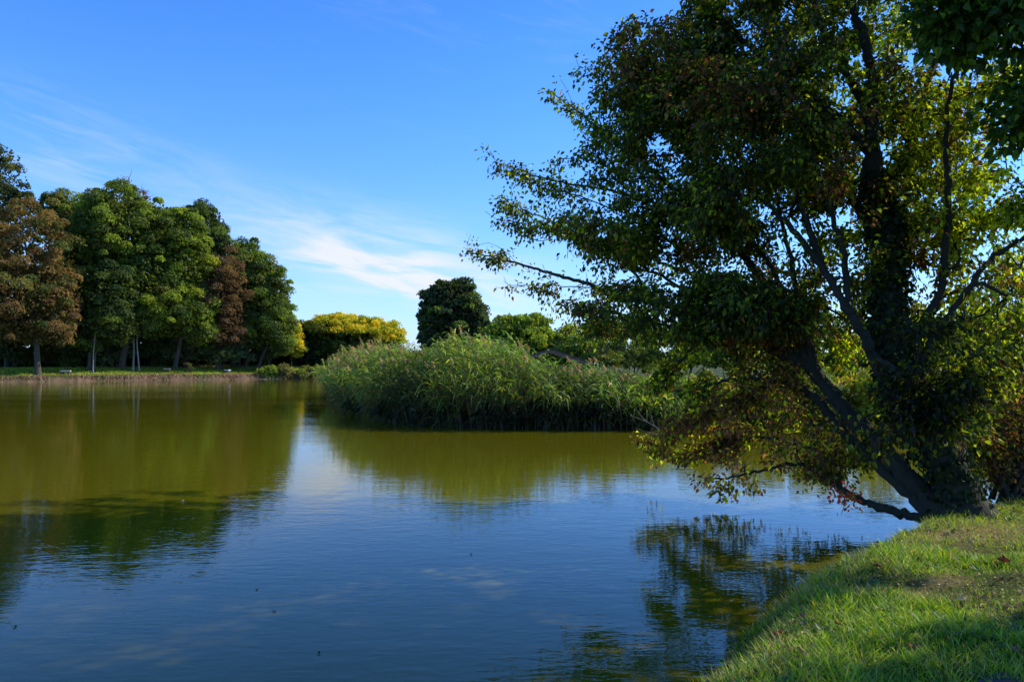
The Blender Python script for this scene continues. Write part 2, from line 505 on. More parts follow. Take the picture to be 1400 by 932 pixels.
def shrub(name, label, cat, D, px, envs, cols, w, nb=14, rb=0.5, per=160, size=0.2, group=None, depth=1.0, leafm=None, z0=None, flat=0.75, stems=5):
    if px < 430: D = D - 5 + px * 0.025
    bx = (px - CX) / F * D
    bz = float(terrain(np.array([bx]), np.array([D]))[0]) if z0 is None else z0
    root = thing(name, label, cat, (bx, D, bz), group)
    k = D / F
    E = [(at(a_, b_, D), np.array([rx * k, rx * k * depth, rz * k])) for a_, b_, rx, rz in envs]
    acc = Acc()
    bc = crown_leaves(acc, E, nb, rb, per, size, cols, w, 0.35, flat=flat, lowcut=-0.75)
    acc.build('foliage', leafm or M_far, root)
    sa = Acc()
    for q in bc[rs.choice(len(bc), min(stems, len(bc)), replace=False)]:
        s = np.array([bx, D, bz - 0.1]) + rs.normal(size=3) * np.array([.15, .15, 0])
        sp = catmull([s, (s + q) / 2 + rs.normal(size=3) * .15, q], 4)
        tube(sa, sp, np.linspace(0.05, 0.015, len(sp)), 5)
    sa.build('stem', M_barkfar, root, True)
    return root


GD = (0.085, 0.125, 0.032); GM = (0.17, 0.235, 0.038); GB = (0.28, 0.355, 0.040); GY = (0.32, 0.35, 0.028)
OL = (0.18, 0.18, 0.045); BR = (0.29, 0.185, 0.065); BD = (0.20, 0.12, 0.05); RD = (0.19, 0.115, 0.065); YE = (0.76, 0.60, 0.04); GG = (0.06, 0.085, 0.04)

far_tree('tall_tree', 'tallest grey green airy tree at the left edge rising behind the brown tree', 'tree', 113, 10, [(8, 430), (4, 330)],
         [(2, 252, 34, 60), (-45, 300, 60, 90), (28, 290, 26, 32)], [OL, GG, GD], [3, 3, 2], nb=95, rb=1.4, per=130, size=0.45, shell=0.35, limbs=16, twigs=2)
far_tree('chestnut_tree', 'broad tree turning rusty brown at the left end of the far bank', 'tree', 98, 52, [(50, 470), (46, 430), (44, 380)],
         [(38, 340, 62, 74), (28, 412, 78, 56), (80, 405, 32, 60), (-35, 390, 60, 90), (15, 446, 60, 30), (70, 452, 34, 20)], [BR, BD, OL, GD], [4, 2, 3, 2], nb=210, rb=1.3, per=200, size=0.40, tr=0.36, lowcut=-0.85)
far_tree('leafy_tree', 'olive green tree between the rusty brown tree and the big green tree', 'tree', 111, 108, [(108, 450), (110, 380)],
         [(105, 325, 44, 58), (130, 375, 48, 66), (78, 290, 28, 28), (95, 420, 30, 50)], [OL, GM, GD], [4, 2, 2], nb=150, rb=1.3, per=220, tr=0.3)
far_tree('leafy_tree', 'low dark green tree whose foliage hangs near the grass left of a leaning trunk', 'tree', 102, 122, [(124, 480), (130, 455), (140, 420)],
         [(150, 408, 40, 54), (128, 432, 32, 42), (165, 446, 26, 30), (118, 462, 24, 20)], [GD, GM, (0.04, 0.08, 0.025)], [4, 3, 3], nb=120, rb=1.15, per=210, lowcut=-0.85, tr=0.26, extra=[((128, 0), (133, 470), (150, 440))])
far_tree('leafy_tree', 'big full green tree on a thick leaning trunk, tallest of the middle bank', 'tree', 105, 166, [(172, 475), (180, 450), (188, 410), (186, 340)],
         [(165, 322, 56, 72), (200, 380, 46, 72), (135, 290, 30, 34), (215, 312, 25, 38), (180, 420, 40, 44), (205, 450, 22, 16)], [GM, GB, GD, OL], [4, 3, 3, 1], nb=210, rb=1.35, per=230, tr=0.45)
far_tree('bare_topped_tree', 'thin tree with bare reddish twig tops above the big green tree', 'tree', 114, 182, [(182, 400), (181, 300)],
         [(180, 272, 24, 26), (182, 300, 26, 30)], [RD, BD, OL], [3, 3, 1], fill=0.0, nb=55, rb=1.0, per=28, size=0.34, tr=0.22, shell=0.2, limbs=26, twigs=4)
far_tree('leafy_tree', 'bright green sunlit tree with low hanging boughs over the second bench', 'tree', 105.5, 238, [(243, 480), (249, 460), (252, 400)],
         [(250, 350, 42, 70), (234, 418, 50, 50), (266, 430, 30, 44), (225, 330, 26, 42), (272, 458, 20, 18)], [GB, GM, GY, GD], [4, 3, 1, 2], nb=200, rb=1.25, per=230, tr=0.34)
far_tree('leafy_tree', 'dark crowned tree standing tall behind the bright green tree', 'tree', 116, 285, [(285, 420), (282, 350)],
         [(272, 318, 40, 44), (302, 372, 40, 56), (285, 420, 40, 50)], [GD, (0.035, 0.06, 0.025), GM], [5, 3, 2], nb=130, rb=1.35, per=220, tr=0.35)
far_tree('withered_tree', 'withered reddish brown tree with thin foliage in the middle of the row', 'tree', 103, 297, [(299, 480), (303, 445), (307, 390)],
         [(308, 402, 37, 62), (312, 450, 28, 30)], [RD, BD, BR, OL], [5, 4, 2, 1], nb=110, rb=1.1, per=130, size=0.36, tr=0.32, shell=0.3, limbs=26, twigs=3, extra=[((301, 0), (300, 470), (302, 450))])
far_tree('leafy_tree', 'dark green tree peeping over the withered brown tree', 'tree', 113, 340, [(340, 440), (336, 390)],
         [(336, 378, 28, 52), (335, 430, 30, 40)], [GD, GM], [3, 2], nb=85, rb=1.2, per=220, tr=0.28)
far_tree('leafy_tree', 'rounded green tree on several trunks closing the right end of the row', 'tree', 106, 318, [(320, 475), (330, 445), (350, 410)],
         [(364, 414, 36, 62), (348, 390, 28, 50), (380, 448, 24, 36), (345, 446, 30, 34), (385, 470, 18, 18)], [GM, GB, GD, OL], [4, 2, 3, 1], nb=170, rb=1.25, per=230, tr=0.36,
         extra=[((336, 0), (337, 470), (345, 440)), ((352, 0), (362, 480), (376, 458))])
far_tree('yellow_tree', 'small yellow leaved tree at the right foot of the tree row', 'tree', 109, 398, [(399, 490), (399, 475)],
         [(398, 462, 15, 28), (405, 475, 12, 18)], [YE, GY, GB], [4, 3, 2], nb=32, rb=0.9, per=150, size=0.36, tr=0.14)
far_tree('slender_tree', 'slim pale grey trunk just right of the thick leaning trunk', 'tree', 103, 182, [(182, 478), (181, 455), (184, 430)],
         [(188, 425, 14, 16)], [GM, GD], [1, 1], nb=12, rb=0.9, per=120, tr=0.13, bark=M_barkpale, limbs=4)
far_tree('slender_tree', 'slender pale crooked trunk, second right of the thick leaning trunk', 'tree', 103, 191, [(189, 480), (187, 462), (191, 440)],
         [(198, 430, 14, 16)], [GM, GD], [1, 1], nb=12, rb=0.9, per=120, tr=0.11, bark=M_barkpale, limbs=4)
far_tree('slender_tree', 'pale straight sapling stem in front of the low dark green tree', 'tree', 100, 127, [(128, 478), (130, 452)],
         [(131, 440, 12, 14)], [GM, GD], [1, 1], nb=10, rb=0.8, per=110, tr=0.09, bark=M_barkpale, limbs=3)
far_tree('slender_tree', 'slim pale stem beside the trunk of the withered tree', 'tree', 103, 299.5, [(299, 485), (298, 462)],
         [(300, 452, 12, 12)], [OL, BD], [1, 1], nb=10, rb=0.7, per=60, tr=0.09, bark=M_barkpale, limbs=3)

# understorey shrubs under the row, each its own
us_words = ['beside the rusty tree trunk', 'left of the first bench', 'behind the first bench', 'right of the first bench', 'under the low dark tree', 'behind the thick leaning trunk',
            'right of the slim pale trunks', 'left of the second bench', 'behind the second bench', 'right of the bright tree trunk', 'before the withered tree',
            'between the last two trunks', 'at the right end of the row']
for i, px in enumerate([20, 62, 88, 110, 140, 158, 205, 224, 250, 272, 300, 328, 366]):
    hh = [40, 46, 34, 44, 50, 40, 48, 34, 50, 42, 38, 46, 40][i]
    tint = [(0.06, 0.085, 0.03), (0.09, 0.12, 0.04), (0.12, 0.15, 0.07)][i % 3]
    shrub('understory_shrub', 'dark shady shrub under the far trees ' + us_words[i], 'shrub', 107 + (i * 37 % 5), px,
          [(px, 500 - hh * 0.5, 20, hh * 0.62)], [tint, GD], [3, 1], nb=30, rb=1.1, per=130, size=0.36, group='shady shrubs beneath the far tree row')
# woodland mass beyond the row: reads as one dark mass
acc = Acc()
E = []
for px in np.arange(-120, 430, 16):
    D = 114 + px * 0.025 + rs.uniform(-2, 5); top = 400 + rs.uniform(-25, 20) + max(0, px - 330) * 0.5; k = D / F
    E.append((at(px, (top + 512) / 2, D), np.array([15 * k, 2.5, (512 - top) / 2 * k])))
for px in np.arange(-160, 440, 11):
    D = 117 + px * 0.025; k = D / F; E.append((at(px, 497, D), np.array([14 * k, 1.5, 15 * k])))
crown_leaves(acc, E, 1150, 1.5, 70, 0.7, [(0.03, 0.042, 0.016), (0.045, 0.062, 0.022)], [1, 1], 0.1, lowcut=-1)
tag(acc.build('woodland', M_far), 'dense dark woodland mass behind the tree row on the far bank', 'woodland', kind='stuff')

acc = Acc(); E = []
for px in np.arange(560, 1640, 14):
    D = 92 + rs.uniform(-3, 3); k = D / F; E.append((at(px, 492 + rs.uniform(-3, 2), D), np.array([13 * k, 1.5, 12 * k])))
crown_leaves(acc, E, 700, .8, 60, 0.42, [(0.08, 0.11, 0.035), (0.11, 0.14, 0.04), (0.16, 0.15, 0.05)], [2, 2, 1], 0.2, lowcut=-1)
tag(acc.build('hedgerow', M_far), 'distant low green hedge line behind the reeds on the right', 'hedge', kind='stuff')
far_tree('yellow_crowned_tree', 'wide spreading tree with yellow top and green skirt beyond the end of the water', 'tree', 126, 480, [(478, 490), (475, 475)],
         [(466, 470, 54, 38), (505, 470, 42, 32), (440, 475, 30, 30), (530, 482, 26, 24)], [GD, GM, (0.05, 0.075, 0.02)], [3, 3, 2], nb=170, rb=1.3, per=190, size=0.45, tr=0.4, lowcut=-0.9)
# yellow sunlit top leaves join that crown as a second foliage part
root = bpy.data.objects['yellow_crowned_tree']
acc = Acc(); k = 126 / F
E = [(at(466, 456, 126), np.array([52 * k, 6, 25 * k])), (at(506, 458, 125), np.array([42 * k, 6, 22 * k])), (at(531, 470, 125), np.array([24 * k, 4, 20 * k]))]
crown_leaves(acc, E, 280, 1.0, 90, 0.34, [YE, (0.50, 0.46, 0.035), GY], [5, 3, 3], 0.85, lowcut=0.05)
o = acc.build('yellow_foliage', M_far, root)
far_tree('leafy_tree', 'hazy grey green tree left behind the yellow topped tree', 'tree', 140, 412, [(412, 480)],
         [(410, 466, 20, 28), (424, 474, 14, 20)], [GG, OL], [2, 1], nb=40, rb=1.2, per=130, tr=0.2)
far_tree('round_tree', 'dark rounded dense tree rising alone behind the reeds', 'tree', 75, 618, [(618, 485), (617, 450)],
         [(616, 423, 44, 45), (640, 452, 34, 40), (600, 450, 32, 44), (618, 475, 44, 24)], [(0.06, 0.085, 0.035), (0.08, 0.12, 0.045), GM], [4, 3, 1], nb=230, rb=0.75, per=200, size=0.26, tr=0.3, shell=0.6, lowcut=-0.9, fill=0.5)
far_tree('bushy_tree', 'bright green bushy tree right of the dark round tree', 'tree', 62, 705, [(705, 490), (706, 475)],
         [(705, 466, 50, 36), (728, 458, 30, 32), (672, 476, 30, 28), (760, 478, 26, 28)], [GB, GM, GY], [4, 3, 1], nb=170, rb=0.62, per=210, size=0.22, tr=0.16)
for i, (px, D, top, lab) in enumerate([(820, 46, 430, 'slim bare stemmed sapling right of the wooden roof'), (842, 47, 440, 'leaning slim sapling, second right of the wooden roof'), (868, 50, 435, 'thin leafy sapling nearest the big overhanging tree')]):
    far_tree('sapling', lab, 'tree', D, px - 3, [(px, 490), (px + 2, (top + 490) / 2), (px + 4, top + 8)],
             [(px + 3, (top + 475) / 2, 30, (480 - top) / 2), (px, 490, 26, 18)], [GM, GD, OL], [3, 3, 2], nb=60, rb=0.5, per=80, size=0.16, tr=0.05, shell=0.2, limbs=14, fill=0.0, group='saplings behind the reeds')
for i, (px, D, rx, rz, lab) in enumerate([(790, 56, 36, 34, 'green thicket behind the wooden roof'), (860, 58, 46, 46, 'green thicket right of the saplings'), (935, 48, 50, 44, 'leafy thicket seen under the left boughs of the big tree'),
                                          (1010, 44, 60, 34, 'leafy thicket seen left of the forked trunks'), (1100, 42, 70, 40, 'sunlit thicket glimpsed between the forked trunks'),
                                          (1200, 40, 70, 44, 'thicket on the far shore behind the ivied trunk'), (1300, 38, 70, 40, 'thicket on the far shore right of the ivied trunk'), (1400, 36, 70, 40, 'thicket on the far shore at the right edge')]):
    shrub('thicket', lab, 'shrub', D, px, [(px, 497 - rz * 0.6, rx, rz + 6), (px + rx * .4, 497 - rz * .3, rx * .7, rz * .8)], [GB, GM, GY, GD], [2, 4, 1, 2], nb=60, rb=0.55, per=130, size=0.2, group='thickets beyond the reeds')
for i, (px, D, rx, rz, lab) in enumerate([(368, 105.5, 12, 13, 'green shoreline bush at the right end of the grassy bank'), (388, 105.5, 12, 11, 'straw coloured shoreline bush beside the bank end'), (421, 105, 17, 13, 'low shoreline bush just left of the reeds')]):
    c_ = [[GM, GB], [(0.2, 0.17, 0.06), OL], [OL, GB, (0.2, 0.17, 0.06)]][i]
    shrub('shoreline_bush', lab, 'bush', D, px, [(px, 512, rx, rz)], c_, [1] * len(c_), nb=26, rb=0.7, per=110, size=0.3, z0=0.2)
shrub('low_shrub', 'small dark brown shrub on the grass right of the second bench', 'shrub', 103, 258, [(258, 501, 5, 4)], [BD, GD], [2, 1], nb=8, rb=0.3, per=60, size=0.16)


# ------------------------------------------------------------------ benches on the far bank
def box(acc, c, s, rot=0.0, bev=0.0):
    """bevelled box: rounded long edges via octagonal section"""
    cx, cy, cz = c; sx, sy, sz = [q / 2 for q in s]; b = bev or min(sx, sy, sz) * 0.18
    prof = [(-sy + b, -sz), (sy - b, -sz), (sy, -sz + b), (sy, sz - b), (sy - b, sz), (-sy + b, sz), (-sy, sz - b), (-sy, -sz + b)]
    v = []
    for x in (-sx, sx):
        for y, z in prof: v.append((x, y, z))
    v = np.array(v); ca, sa = math.cos(rot), math.sin(rot)
    v = np.stack([v[:, 0] * ca - v[:, 1] * sa + cx, v[:, 0] * sa + v[:, 1] * ca + cy, v[:, 2] + cz], -1)
    f = [(i, (i + 1) % 8, 8 + (i + 1) % 8, 8 + i) for i in range(8)]
    f += [(3, 2, 1, 0), (7, 4, 3, 0), (7, 6, 5, 4), (8, 9, 10, 11), (8, 11, 12, 15), (12, 13, 14, 15)]
    acc.add(v, f)


def stone_mat(name, c0, c1):
    m, t, out = mat(name)
    tc = t.new('ShaderNodeTexCoord'); n = t.noise(tc.outputs['Object'], 7, 6, 0.7)
    b = t.new('ShaderNodeBsdfPrincipled'); t.l.new(t.ramp(n, [(0.3, c0), (0.7, c1)]), b.inputs['Base Color']); b.inputs['Roughness'].default_value = 0.85
    bp = t.new('ShaderNodeBump'); bp.inputs['Distance'].default_value = 0.01; t.l.new(n, bp.inputs['Height']); t.l.new(bp.outputs[0], b.inputs['Normal'])
    t.l.new(b.outputs[0], out.inputs[0]); return m


M_slab = stone_mat('pale_stone', (0.48, 0.43, 0.36), (0.66, 0.60, 0.52))
M_white = stone_mat('white_stone', (0.7, 0.7, 0.68), (0.85, 0.85, 0.83))
M_gslab = stone_mat('weathered_stone', (0.32, 0.28, 0.23), (0.48, 0.43, 0.36))
M_leg = stone_mat('dark_stone', (0.07, 0.06, 0.05), (0.13, 0.11, 0.09))
for px, D, rot, ms, ln, lab in [(90, 98.5, 8, M_slab, 1.15, 'pale stone slab bench on the grass near the left end of the bank'),
                            (228, 103.2, 14, M_gslab, 0.85, 'weathered small bench with two dark legs below the bright green tree'),
                            (311, 104.5, -32, M_white, 0.95, 'white bench catching the sun near the right end of the bank')]:
    D = D - 5 + px * 0.025
    x = (px - CX) / F * D; z = float(terrain(np.array([x]), np.array([D]))[0])
    r = thing('bench', lab, 'bench', (x, D, z), 'stone benches on the far bank'); ra = R(rot)
    a = Acc(); box(a, (x, D, z + 0.46), (ln, 0.42, 0.13), ra); a.build('seat', ms, r)
    for s in (-1, 1):
        a = Acc(); q = s * ln * 0.32
        box(a, (x + q * math.cos(ra), D + q * math.sin(ra), z + 0.19), (0.16, 0.34, 0.40), ra); a.build('leg', M_leg, r)

# ------------------------------------------------------------------ wooden shelter roof behind the reeds
m, t, out = mat('red_brown_boards')
tc = t.new('ShaderNodeTexCoord'); v = t.mapping(tc.outputs['Object'], (1, 1, 14)); n = t.noise(v, 1.5, 5, 0.6)
b = t.new('ShaderNodeBsdfPrincipled'); t.l.new(t.ramp(n, [(0.3, (0.22, 0.085, 0.05)), (0.7, (0.42, 0.17, 0.10))]), b.inputs['Base Color']); b.inputs['Roughness'].default_value = 0.8
t.l.new(b.outputs[0], out.inputs[0]); M_board = m
m, t, out = mat('dark_roofing')
tc = t.new('ShaderNodeTexCoord'); n = t.noise(tc.outputs['Object'], 5, 5, 0.6)
b = t.new('ShaderNodeBsdfPrincipled'); t.l.new(t.ramp(n, [(0.3, (0.07, 0.05, 0.042)), (0.7, (0.15, 0.10, 0.08))]), b.inputs['Base Color']); b.inputs['Roughness'].default_value = 0.9
t.l.new(b.outputs[0], out.inputs[0]); M_roof = m
SD = 38.0
sx0 = at(752, 478, SD); sx1 = at(808, 497, SD)
hw = sx1[0] - sx0[0]; rx = sx0[0]; zr = sx0[2]; ze = sx1[2]
shz = float(terrain(np.array([rx]), np.array([SD]))[0])
sh = thing('wooden_shelter', 'low wooden shelter with dark gabled roof and red brown boards, half hidden by reeds', 'shelter', (rx, SD + 1.5, shz))


def slab(acc, p, q, th, y0, y1):
    """sloping roof plane from ridge p to eave q, extruded along y"""
    d = np.array([q[0] - p[0], q[1] - p[1]]); nrm_ = np.array([-d[1], d[0]]) / np.hypot(*d); nrm_ *= np.sign(nrm_[1])
    v = []
    for y in (y0, y1):
        for (a_, b_) in (p, q): v += [(a_, y, b_), (a_ + nrm_[0] * th, y, b_ + nrm_[1] * th)]
    acc.add(v, [(0, 2, 3, 1), (4, 5, 7, 6), (1, 3, 7, 5), (0, 4, 6, 2), (2, 6, 7, 3), (0, 1, 5, 4)])


a = Acc(); slab(a, (rx, zr), (rx + hw, ze), 0.07, SD, SD + 3.0); slab(a, (rx - 0.003, zr), (rx - hw, ze), 0.07, SD, SD + 3.0); a.build('roof', M_roof, sh)
a = Acc(); slab(a, (rx, zr - 0.16), (rx + hw, ze - 0.16), 0.15, SD - 0.035, SD - 0.002); slab(a, (rx - 0.003, zr - 0.16), (rx - hw, ze - 0.16), 0.15, SD - 0.035, SD - 0.002); a.build('barge_board', M_board, sh)
a = Acc(); box(a, (rx, SD + 0.3, ze - 0.19), (2 * hw * 0.9, 0.12, 0.16)); a.build('beam', M_board, sh)
a = Acc(); wv = [(rx - hw * .85, SD + 2.6, shz), (rx + hw * .85, SD + 2.6, shz), (rx + hw * .85, SD + 2.6, ze - 0.1), (rx - hw * .85, SD + 2.6, ze - 0.1)]
wv += [(p_[0], p_[1] + 0.06, p_[2]) for p_ in wv]
a.add(wv, [(0, 1, 2, 3), (5, 4, 7, 6), (1, 5, 6, 2), (4, 0, 3, 7), (3, 2, 6, 7)]); a.build('back_wall', M_board, sh)
for s in (-1, 1):
    for yy in (0.3, 2.4):
        a = Acc(); hgt = ze - 0.27 - shz; tube(a, [(rx + s * hw * .8, SD + yy, shz - .05), (rx + s * hw * .8, SD + yy, shz + hgt * .5), (rx + s * hw * .8, SD + yy, shz + hgt)], [.07, .065, .065], 8); a.build('post', M_board, sh, True)

# ------------------------------------------------------------------ reed bed
front = catmull(np.array([(-16, 80, 0), (-13, 60, 0), (-11, 47, 0), (-8.2, 37.5, 0), (-4.2, 28.4, 0), (-1.5, 26.2, 0), (1, 25.7, 0), (4.6, 25.4, 0), (8.5, 26.5, 0), (14, 27.5, 0), (24, 27.5, 0), (34, 28.5, 0)]), 24)
seg = np.linalg.norm(np.diff(front, axis=0), axis=1); cum = np.concatenate([[0], np.cumsum(seg)])
wgt = 1 / np.clip(front[:-1, 1] / 26, 1, 9) ** 0.9; wgt[front[:-1, 0] > 9] *= .6; pr = seg * wgt; pr /= pr.sum()
NS = 5600
si = rs.choice(len(seg), NS, p=pr); tt = rs.rand(NS)[:, None]
p0 = front[si] * (1 - tt) + front[si + 1] * tt
tang = nrm(front[si + 1] - front[si]); inn = np.stack([-tang[:, 1], tang[:, 0], np.zeros(NS)], -1)
dep = rs.exponential(1.9, NS) * np.clip(p0[:, 1] / 26, 1, 2.0) - 0.15
dep = np.clip(dep, -0.15, 11)
base = p0 + inn * dep[:, None]
base = base[:, :3]
bz = np.clip(terrain(base[:, 0], base[:, 1]), -0.2, 0.5); base[:, 2] = bz
clump = noise2(base[:, 0], base[:, 1], 0.6, 21) * 0.55 + noise2(base[:, 0], base[:, 1], 1.9, 22) * 0.45
clump = np.clip((clump - .5) * 2.1 + .5, 0, 1)
tone = noise2(base[:, 0], base[:, 1], 0.8, 27)
H = 1.68 + 1.02 * clump + rs.uniform(-.35, .35, NS)
H *= 1 - 0.15 * sstep(-0.6, 1.2, base[:, 0]) - 0.30 * sstep(1.2, 5.0, base[:, 0]) - 0.12 * sstep(5, 8, base[:, 0])
H *= 1 - 0.25 * np.exp(-np.maximum(dep, 0) / 0.5)
H *= 1 - 0.14 * np.exp(-((base[:, 0] - 2.2) / 1.0) ** 2)
H *= 1 - 0.12 * sstep(-7, -11, base[:, 0])
H *= 1 - 0.25 * sstep(55, 80, base[:, 1])
lean = -inn * (0.42 * np.exp(-np.maximum(dep, 0) / 0.7))[:, None] + rs.normal(size=(NS, 3)) * 0.09 + np.array([-0.06, 0, 0])
lean[:, 2] = 0
acc = Acc()
nl = 10
bi = np.repeat(np.arange(NS), nl); N = len(bi)
hfr = np.tile(np.linspace(0.12, 1.0, nl), NS) + rs.uniform(-.05, .05, N)
lp = base[bi] + np.array([0, 0, 1]) * (H[bi] * hfr)[:, None] + lean[bi] * (H[bi] * hfr ** 2)[:, None]
ang = rs.uniform(0, 2 * np.pi, N); ld = np.stack([np.cos(ang), np.sin(ang), np.zeros(N)], -1) + np.array([-0.25, -0.2, 0]) + lean[bi] * 1.5
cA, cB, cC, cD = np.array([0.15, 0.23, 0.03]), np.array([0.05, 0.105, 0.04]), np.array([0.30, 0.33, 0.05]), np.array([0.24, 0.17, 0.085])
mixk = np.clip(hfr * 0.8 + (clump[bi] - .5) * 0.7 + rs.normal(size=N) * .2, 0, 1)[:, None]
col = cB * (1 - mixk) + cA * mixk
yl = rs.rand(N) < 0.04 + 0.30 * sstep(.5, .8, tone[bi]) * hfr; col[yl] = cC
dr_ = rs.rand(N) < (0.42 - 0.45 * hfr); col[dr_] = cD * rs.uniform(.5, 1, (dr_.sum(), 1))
col *= rs.uniform(.7, 1.3, (N, 1)) * ((0.5 + 0.85 * sstep(.2, .75, clump[bi])) * (0.45 + 0.65 * hfr))[:, None]  # shade painted into the reeds: darker low down and in recessed clumps
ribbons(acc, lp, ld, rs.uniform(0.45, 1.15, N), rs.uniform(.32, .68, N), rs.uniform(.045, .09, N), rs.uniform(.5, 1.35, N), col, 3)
# stems
rows = []
for s in (0, .5, 1.0):
    c = base + np.array([0, 0, 1]) * (H * s)[:, None] + lean * (H * s * s)[:, None]
    w = 0.011 * (1 - .6 * s); rows += [c + np.array([w, 0, 0]), c - np.array([w, 0, 0])]
v = np.stack(rows, 1).reshape(-1, 3); o_ = np.arange(NS)[:, None] * 6
acc.add(v, np.concatenate([o_ + np.array([[0, 2, 3, 1]]), o_ + np.array([[2, 4, 5, 3]])], 1).reshape(-1, 4), (0.13, 0.13, 0.05))
# plumes
pi = np.where((rs.rand(NS) < 0.10 + .25 * (base[:, 0] < -6)) & (dep > 0.1) & (base[:, 1] < 62))[0]
np_ = 44; bi = np.repeat(pi, np_); N = len(bi)
s = rs.uniform(0, 1, N)
tip = base[bi] + np.array([0, 0, 1]) * (H[bi] * (1.0 + 0.13 * s))[:, None] + lean[bi] * H[bi][:, None] + np.array([-0.10, -0.02, -0.02]) * (s ** 2)[:, None]
pd_ = rs.normal(size=(N, 3)) * .5 + np.array([-.6, -.1, 0]); pd_[:, 2] = 0
pc = np.array([0.52, 0.35, 0.22]) * rs.uniform(.7, 1.3, (len(pi), 1))
ribbons(acc, tip, pd_, rs.uniform(.3, .9, N), rs.uniform(.08, .17, N) * (1.1 - .6 * s), rs.uniform(.025, .045, N), rs.uniform(.3, 1, N), pc[np.repeat(np.arange(len(pi)), np_)] * rs.uniform(.8, 1.2, (N, 1)), 2)
tag(acc.build('reed_bed', M_reed), 'tall dense green reed bed with drooping leaves and pinkish plumes at the water edge', 'reeds', kind='stuff')

# dark brambles at the foot of the reeds
for i, (px, py, D, rx, rz, lab) in enumerate([(545, 562, 29.2, 34, 15, 'dark scrub overhanging the water at the left foot of the reeds'), (610, 568, 26.9, 36, 15, 'dark low scrub under the middle of the reeds'), (680, 568, 26.0, 40, 16, 'dark bramble scrub under the reeds straight below the green tree'),
                                              (745, 566, 25.6, 40, 18, 'leafy bramble scrub at the waterline below the wooden roof'), (815, 566, 25.5, 38, 18, 'bramble scrub at the waterline right of the wooden roof'), (872, 566, 25.8, 30, 18, 'bramble scrub at the right end of the reeds'), (500, 552, 34.0, 24, 13, 'dark scrub at the left turn of the reeds')]):
    shrub('bramble', lab, 'shrub', D, px, [(px, py, rx, rz)], [(0.022, 0.03, 0.014), (0.04, 0.05, 0.02), (0.06, 0.05, 0.025)], [3, 2, 1], nb=34, rb=0.32, per=100, size=0.11, depth=0.6, z0=0.05, group='brambles at the foot of the reeds')

# ------------------------------------------------------------------ far bank grass
acc = Acc()
fb = catmull(np.array([(-92, 66, 0), (-60.7, 90, 0), (-48, 99, 0), (-35.4, 108, 0), (-29, 111.5, 0)]), 40)
seg = np.linalg.norm(np.diff(fb, axis=0), axis=1)


def bank_pts(n, dlo, dhi):
    i = rs.choice(len(seg), n, p=seg / seg.sum()); u = rs.rand(n)[:, None]
    p = fb[i] * (1 - u) + fb[i + 1] * u; tg = nrm(fb[i + 1] - fb[i]); nn_ = np.stack([-tg[:, 1], tg[:, 0], np.zeros(n)], -1)
    d = rs.uniform(dlo, dhi, n); p = p + nn_ * d[:, None]
    p[:, 2] = terrain(p[:, 0], p[:, 1]); return p, nn_, d


p, nn_, d = bank_pts(26000, 1.3, 11)
col = pal([(0.26, 0.38, 0.025), (0.36, 0.44, 0.035), (0.46, 0.40, 0.12)], [4, 3, 1.6], len(p)) * (0.6 + .8 * noise2(p[:, 0], p[:, 1], .35, 31))[:, None]
ribbons(acc, p, rdir(len(p)) * np.array([1, 1, 0]) + 1e-3, 0.9, rs.uniform(.12, .34, len(p)), rs.uniform(.06, .14, len(p)), .3, col, 2)
p, nn_, d = bank_pts(15000, -0.1, 1.9)
ck = noise2(p[:, 0], p[:, 1], .5, 33)
col = np.where((ck + rs.normal(size=len(p)) * .12 > .62)[:, None], np.array([0.13, 0.17, 0.03]), pal([(0.38, 0.25, 0.14), (0.48, 0.33, 0.19), (0.18, 0.11, 0.06), (0.05, 0.032, 0.02)], [4, 3, 3, 2], len(p)))
ribbons(acc, p, -nn_ + rs.normal(size=nn_.shape) * np.array([.5, .5, 0]), rs.uniform(.2, .6, len(p)), rs.uniform(.2, .5, len(p)), rs.uniform(.05, .11, len(p)), rs.uniform(.8, 1.6, len(p)), col, 3)
p, nn_, d = bank_pts(5000, 8.5, 12.5)
col = pal([(0.25, 0.2, 0.08), (0.14, 0.17, 0.03), (0.3, 0.24, 0.12)], [2, 2, 1], len(p))
keep = noise2(p[:, 0], p[:, 1], .3, 41) > .45; p = p[keep]; col = col[keep]
ribbons(acc, p, rdir(len(p)) * np.array([1, 1, 0]) + 1e-3, 1.0, rs.uniform(.3, .8, len(p)), .08, .3, col, 2)
tag(acc.build('bank_grass', M_grass), 'green grass and hanging dry straw along the eroded far bank', 'grass', kind='stuff')

# ------------------------------------------------------------------ near bank grass
n = 420000
gx = rs.uniform(-0.5, 8.5, n); gy = rs.uniform(2.2, 11.2, n)
dist = np.hypot(gx, gy)
vis = (np.abs(gx / gy) < 0.74) & (rs.rand(n) < np.clip(6.0 / dist, 0.25, 1) ** 1.2)
gx, gy = gx[vis], gy[vis]; gsd = pond_sd(gx, gy)
dens = noise2(gx, gy, 1.1, 51) * .55 + noise2(gx, gy, 3.8, 52) * .45
bare = sstep(0.56, 0.70, noise2(gx, gy, 0.75, 53)) * 0.6
bare = np.maximum(bare, np.exp(-(((gx - 5.3) / 1.5) ** 2 + ((gy - 8.3) / 0.75) ** 2)) * 0.9)
ps = path_side(gx, gy)
ok = (gsd > -0.05) & (rs.rand(len(gx)) < np.maximum((0.25 + 0.95 * sstep(.3, .55, dens)) * (1 - bare * .7), 1.0 * (gsd < .55))) & (ps > -0.12 + rs.normal(size=len(gx)) * .12)
gx, gy, gsd, dens, bare = gx[ok], gy[ok], gsd[ok], dens[ok], bare[ok]
gz = np.maximum(terrain(gx, gy, gsd), -0.02); N = len(gx)
p = np.stack([gx, gy, gz - 0.01], -1)
